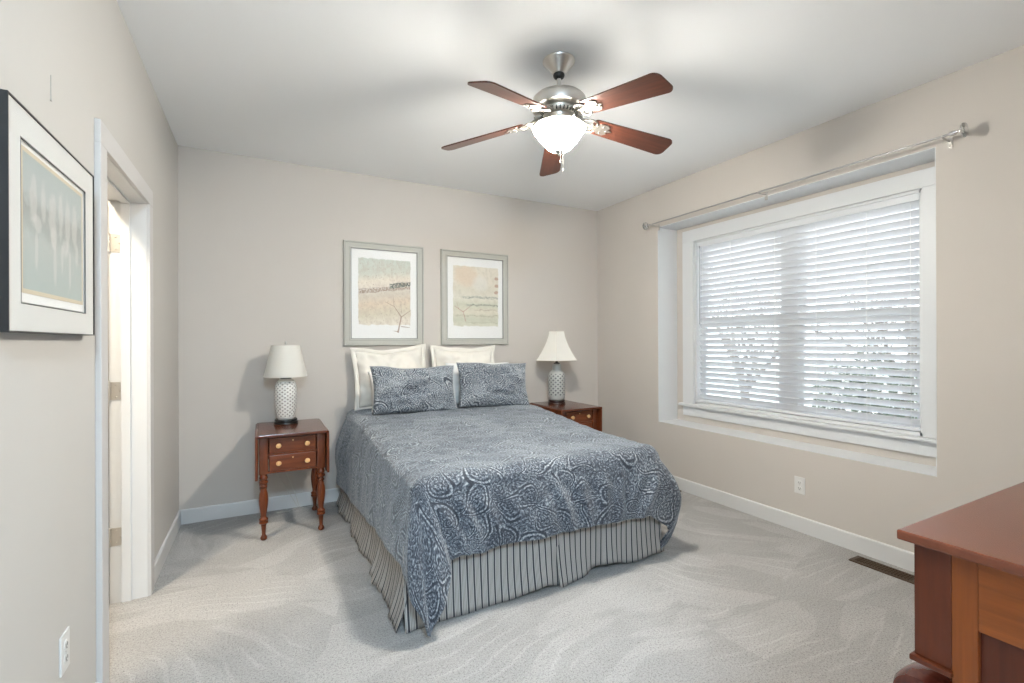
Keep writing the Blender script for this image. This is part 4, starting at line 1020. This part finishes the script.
# S-scroll brackets under the overhang, one at each front corner
def scroll(xc):
    pts = []; rad = []
    c1 = (CYF - .010, .709)                       # upper volute (y, z)
    for k in range(40):
        q = k / 39; a = -2.6 + q * 5.6; rr = .007 + .033 * q; pts.append((c1[0] + rr * math.cos(a), c1[1] + rr * math.sin(a)))
    ly, lz = pts[-1]
    for q in np.linspace(.05, 1, 18): pts.append((ly + (YS + .03 - ly) * q + .018 * math.sin(q * PI * 2), lz + (.20 - lz) * q))
    c2 = (pts[-1][0] + .036, pts[-1][1])
    for k in range(1, 36):
        q = k / 35; a = PI + q * 5.2; rr = .036 - .024 * q; pts.append((c2[0] + rr * math.cos(a), c2[1] + rr * math.sin(a)))
    # closed band extruded across x with rounded edges
    m_ = MB(); a, b, c = ch.location; hw_ = .036; prof = [(-hw_, .0), (-hw_ + .003, .008), (-hw_ * .55, .0125), (0, .0135), (hw_ * .55, .0125), (hw_ - .003, .008), (hw_, 0), (hw_ - .003, -.008), (0, -.0115), (-hw_ + .003, -.008)]
    vs = []; fs = []; n = len(prof)
    for i, (y, z) in enumerate(pts):
        p0 = pts[max(0, i - 1)]; p1 = pts[min(len(pts) - 1, i + 1)]; d = Vector((p1[0] - p0[0], p1[1] - p0[1])).normalized(); nn = Vector((d.y, -d.x))
        for px_, q in prof: vs.append((xc + px_ - a, y + nn.x * q - b, z + nn.y * q - c))
    for i in range(len(pts) - 1):
        for k in range(n):
            fs.append((i * n + k, i * n + (k + 1) % n, (i + 1) * n + (k + 1) % n, (i + 1) * n + k))
    fs.append(tuple(range(n))); fs.append(tuple(range((len(pts) - 1) * n, len(pts) * n)))
    m_.add(vs, fs); o = m_.build('scroll_bracket', 'mahog', ch, angle=50)
    T = Matrix.Rotation(PI / 2, 4, 'Y')
    for cc in (c1, c2):
        m_ = MB(); m_.lathe([(0, -.042), (.010, -.041), (.013, -.036), (.013, .036), (.010, .041), (0, .042)], 18, Matrix.Translation((xc - a, cc[0] - b, cc[1] - c)) @ T)
        m_.build('volute_eye', 'mahog', o, smooth=True)
    m_ = MB(); lbox(m_, ch, xc - .045, xc + .045, YS - .06, CYF + .01, 0, .10, .006); m_.build('foot_block', 'mahog', ch)
scroll(X0 + .048); scroll(X1 - .048)
m_ = MB(); cbox(m_, X0, X1, YBk, YS + .012, .085, .118, .004); m_.build('plinth', 'cherry', ch)
for xa in (X0 + .01, X1 - .07):
    m_ = MB(); cbox(m_, xa, xa + .06, YBk, YBk + .07, 0, .085, .004); m_.build('rear_foot', 'cherry', ch)

# ------------------------------------------------------------------ lamp of the next room, added fill lamp behind the camera, and the garden beyond the window
def dome_lamp(loc, col, strength, label):
    cl = empty('dome_ceiling_lamp', loc); tag(cl, label, 'ceiling lamp', 'dome ceiling lamps')
    m_ = MB(); m_.lathe([(.15, -.02), (.16, -.012), (.16, 0)], 32); m_.build('lamp_base', 'nickel', cl, angle=50)
    t = NT('lit_opal_glass', .3); t.col((.8, .78, .72)); t.set(Emission__Color=(*col, 1), Emission__Strength=strength)
    m_ = MB(); m_.lathe([(0, -.105), (.05, -.10), (.10, -.078), (.135, -.045), (.148, -.02)], 32, cap=False); m_.build('glass_dome', t.mat, cl, smooth=True)
dome_lamp((-1.05, 2.15, H), (1, .87, .68), 85, 'round glass ceiling lamp lighting the next room through the open door')
dome_lamp((.04, -1.0, H), (.60, .81, 1.0), 185, 'added fill lamp, a round glass dome out of view behind the camera')  # added cool fill light, unseen, brightens the whole room

MT['lawn'] = plain('pale_frosted_lawn', (.50, .52, .47), 1, var=.12, vs=1.2)
MT['bark'] = plain('grey_bark', (.20, .18, .16), .95, bump=(30, .4))
MT['leaf'] = plain('dark_evergreen_leaf', (.085, .11, .075), .8, var=.35, vs=6)
MT['siding'] = plain('pale_house_siding', (.52, .53, .54), .8)
MT['roofing'] = plain('grey_shingle', (.20, .20, .21), .9, var=.15)
g = MB(); g.box(XE + .02, 45, -25, 35, -.9, -.7); struct(g.build('ground', 'lawn'))
def bare_tree(loc, hgt, seed, label):
    rr = random.Random(seed); r = empty('bare_tree', loc); tag(r, label, 'tree', 'bare trees outside the window')
    trunk = MB(); limbs = MB()
    def grow(p, d, ln, rad, lv):
        pts = [p]; q = p.copy(); dd = d.copy()
        for i in range(5):
            dd = (dd + Vector((rr.uniform(-.14, .14), rr.uniform(-.14, .14), rr.uniform(-.02, .10)))).normalized(); q = q + dd * ln / 5; pts.append(q.copy())
        (trunk if lv == 0 else limbs).tube(pts, [rad * (1 - .5 * i / 5) for i in range(6)], 8 if lv < 2 else 5)
        if lv < 4:
            for k in range(5 if lv == 0 else 4):
                a = rr.uniform(0, 2 * PI); s_ = pts[rr.randint(2, 5)]; e = (dd * rr.uniform(.5, .9) + Vector((math.cos(a), math.sin(a), rr.uniform(.0, .5))) * .75).normalized()
                grow(s_.copy(), e, ln * rr.uniform(.5, .72), rad * .48, lv + 1)
    grow(Vector((0, 0, 0)), Vector((0, 0, 1)), hgt * .42, hgt * .022, 0)
    trunk.build('trunk', 'bark', r, smooth=True); limbs.build('branches', 'bark', r, smooth=True)
bare_tree((9.5, 6.8, -.72), 5.2, 3, 'bare branching tree outside, behind the left half of the blind')
bare_tree((13.0, 5.2, -.72), 6.0, 8, 'bare branching tree outside, behind the middle of the blind')
def shrub(loc, R, hh, seed, label):
    rr = random.Random(seed); r = empty('evergreen_shrub', loc); tag(r, label, 'shrub')
    m_ = MB()
    for k in range(2600):
        u = rr.uniform(-1, 1); a = rr.uniform(0, 2 * PI); q = rr.uniform(.72, 1.03); s_ = math.sqrt(1 - u * u)
        p = Vector((R * q * s_ * math.cos(a), R * q * s_ * math.sin(a), hh / 2 + hh / 2 * q * u * (1 - .12 * s_)))
        n_ = Vector((p.x, p.y, (p.z - hh / 2) * 1.2)).normalized(); t1 = n_.orthogonal().normalized(); t2 = n_.cross(t1); b_ = rr.uniform(0, 2 * PI); l_ = rr.uniform(.05, .10)
        e1 = (t1 * math.cos(b_) + t2 * math.sin(b_) + n_ * rr.uniform(-.2, .8)).normalized(); e2 = e1.cross(n_).normalized()
        m_.add([p - e1 * l_ * .2, p + e2 * l_ * .3 + e1 * l_ * .4, p + e1 * l_, p - e2 * l_ * .3 + e1 * l_ * .4], [(0, 1, 2, 3)])
    m_.build('foliage', 'leaf', r)
    m_ = MB(); m_.lathe([(.10, 0), (.07, .3), (.05, hh * .5)], 10)
    for k in range(7):
        a = k * .9; m_.tube([(0, 0, .15), (R * .4 * math.cos(a), R * .4 * math.sin(a), hh * .4), (R * .7 * math.cos(a), R * .7 * math.sin(a), hh * .6)], [.035, .022, .01], 6)
    m_.build('stem', 'bark', r)
shrub((8.2, 3.85, -.72), .72, 2.0, 4, 'rounded evergreen shrub outside, behind the lower right of the blind')
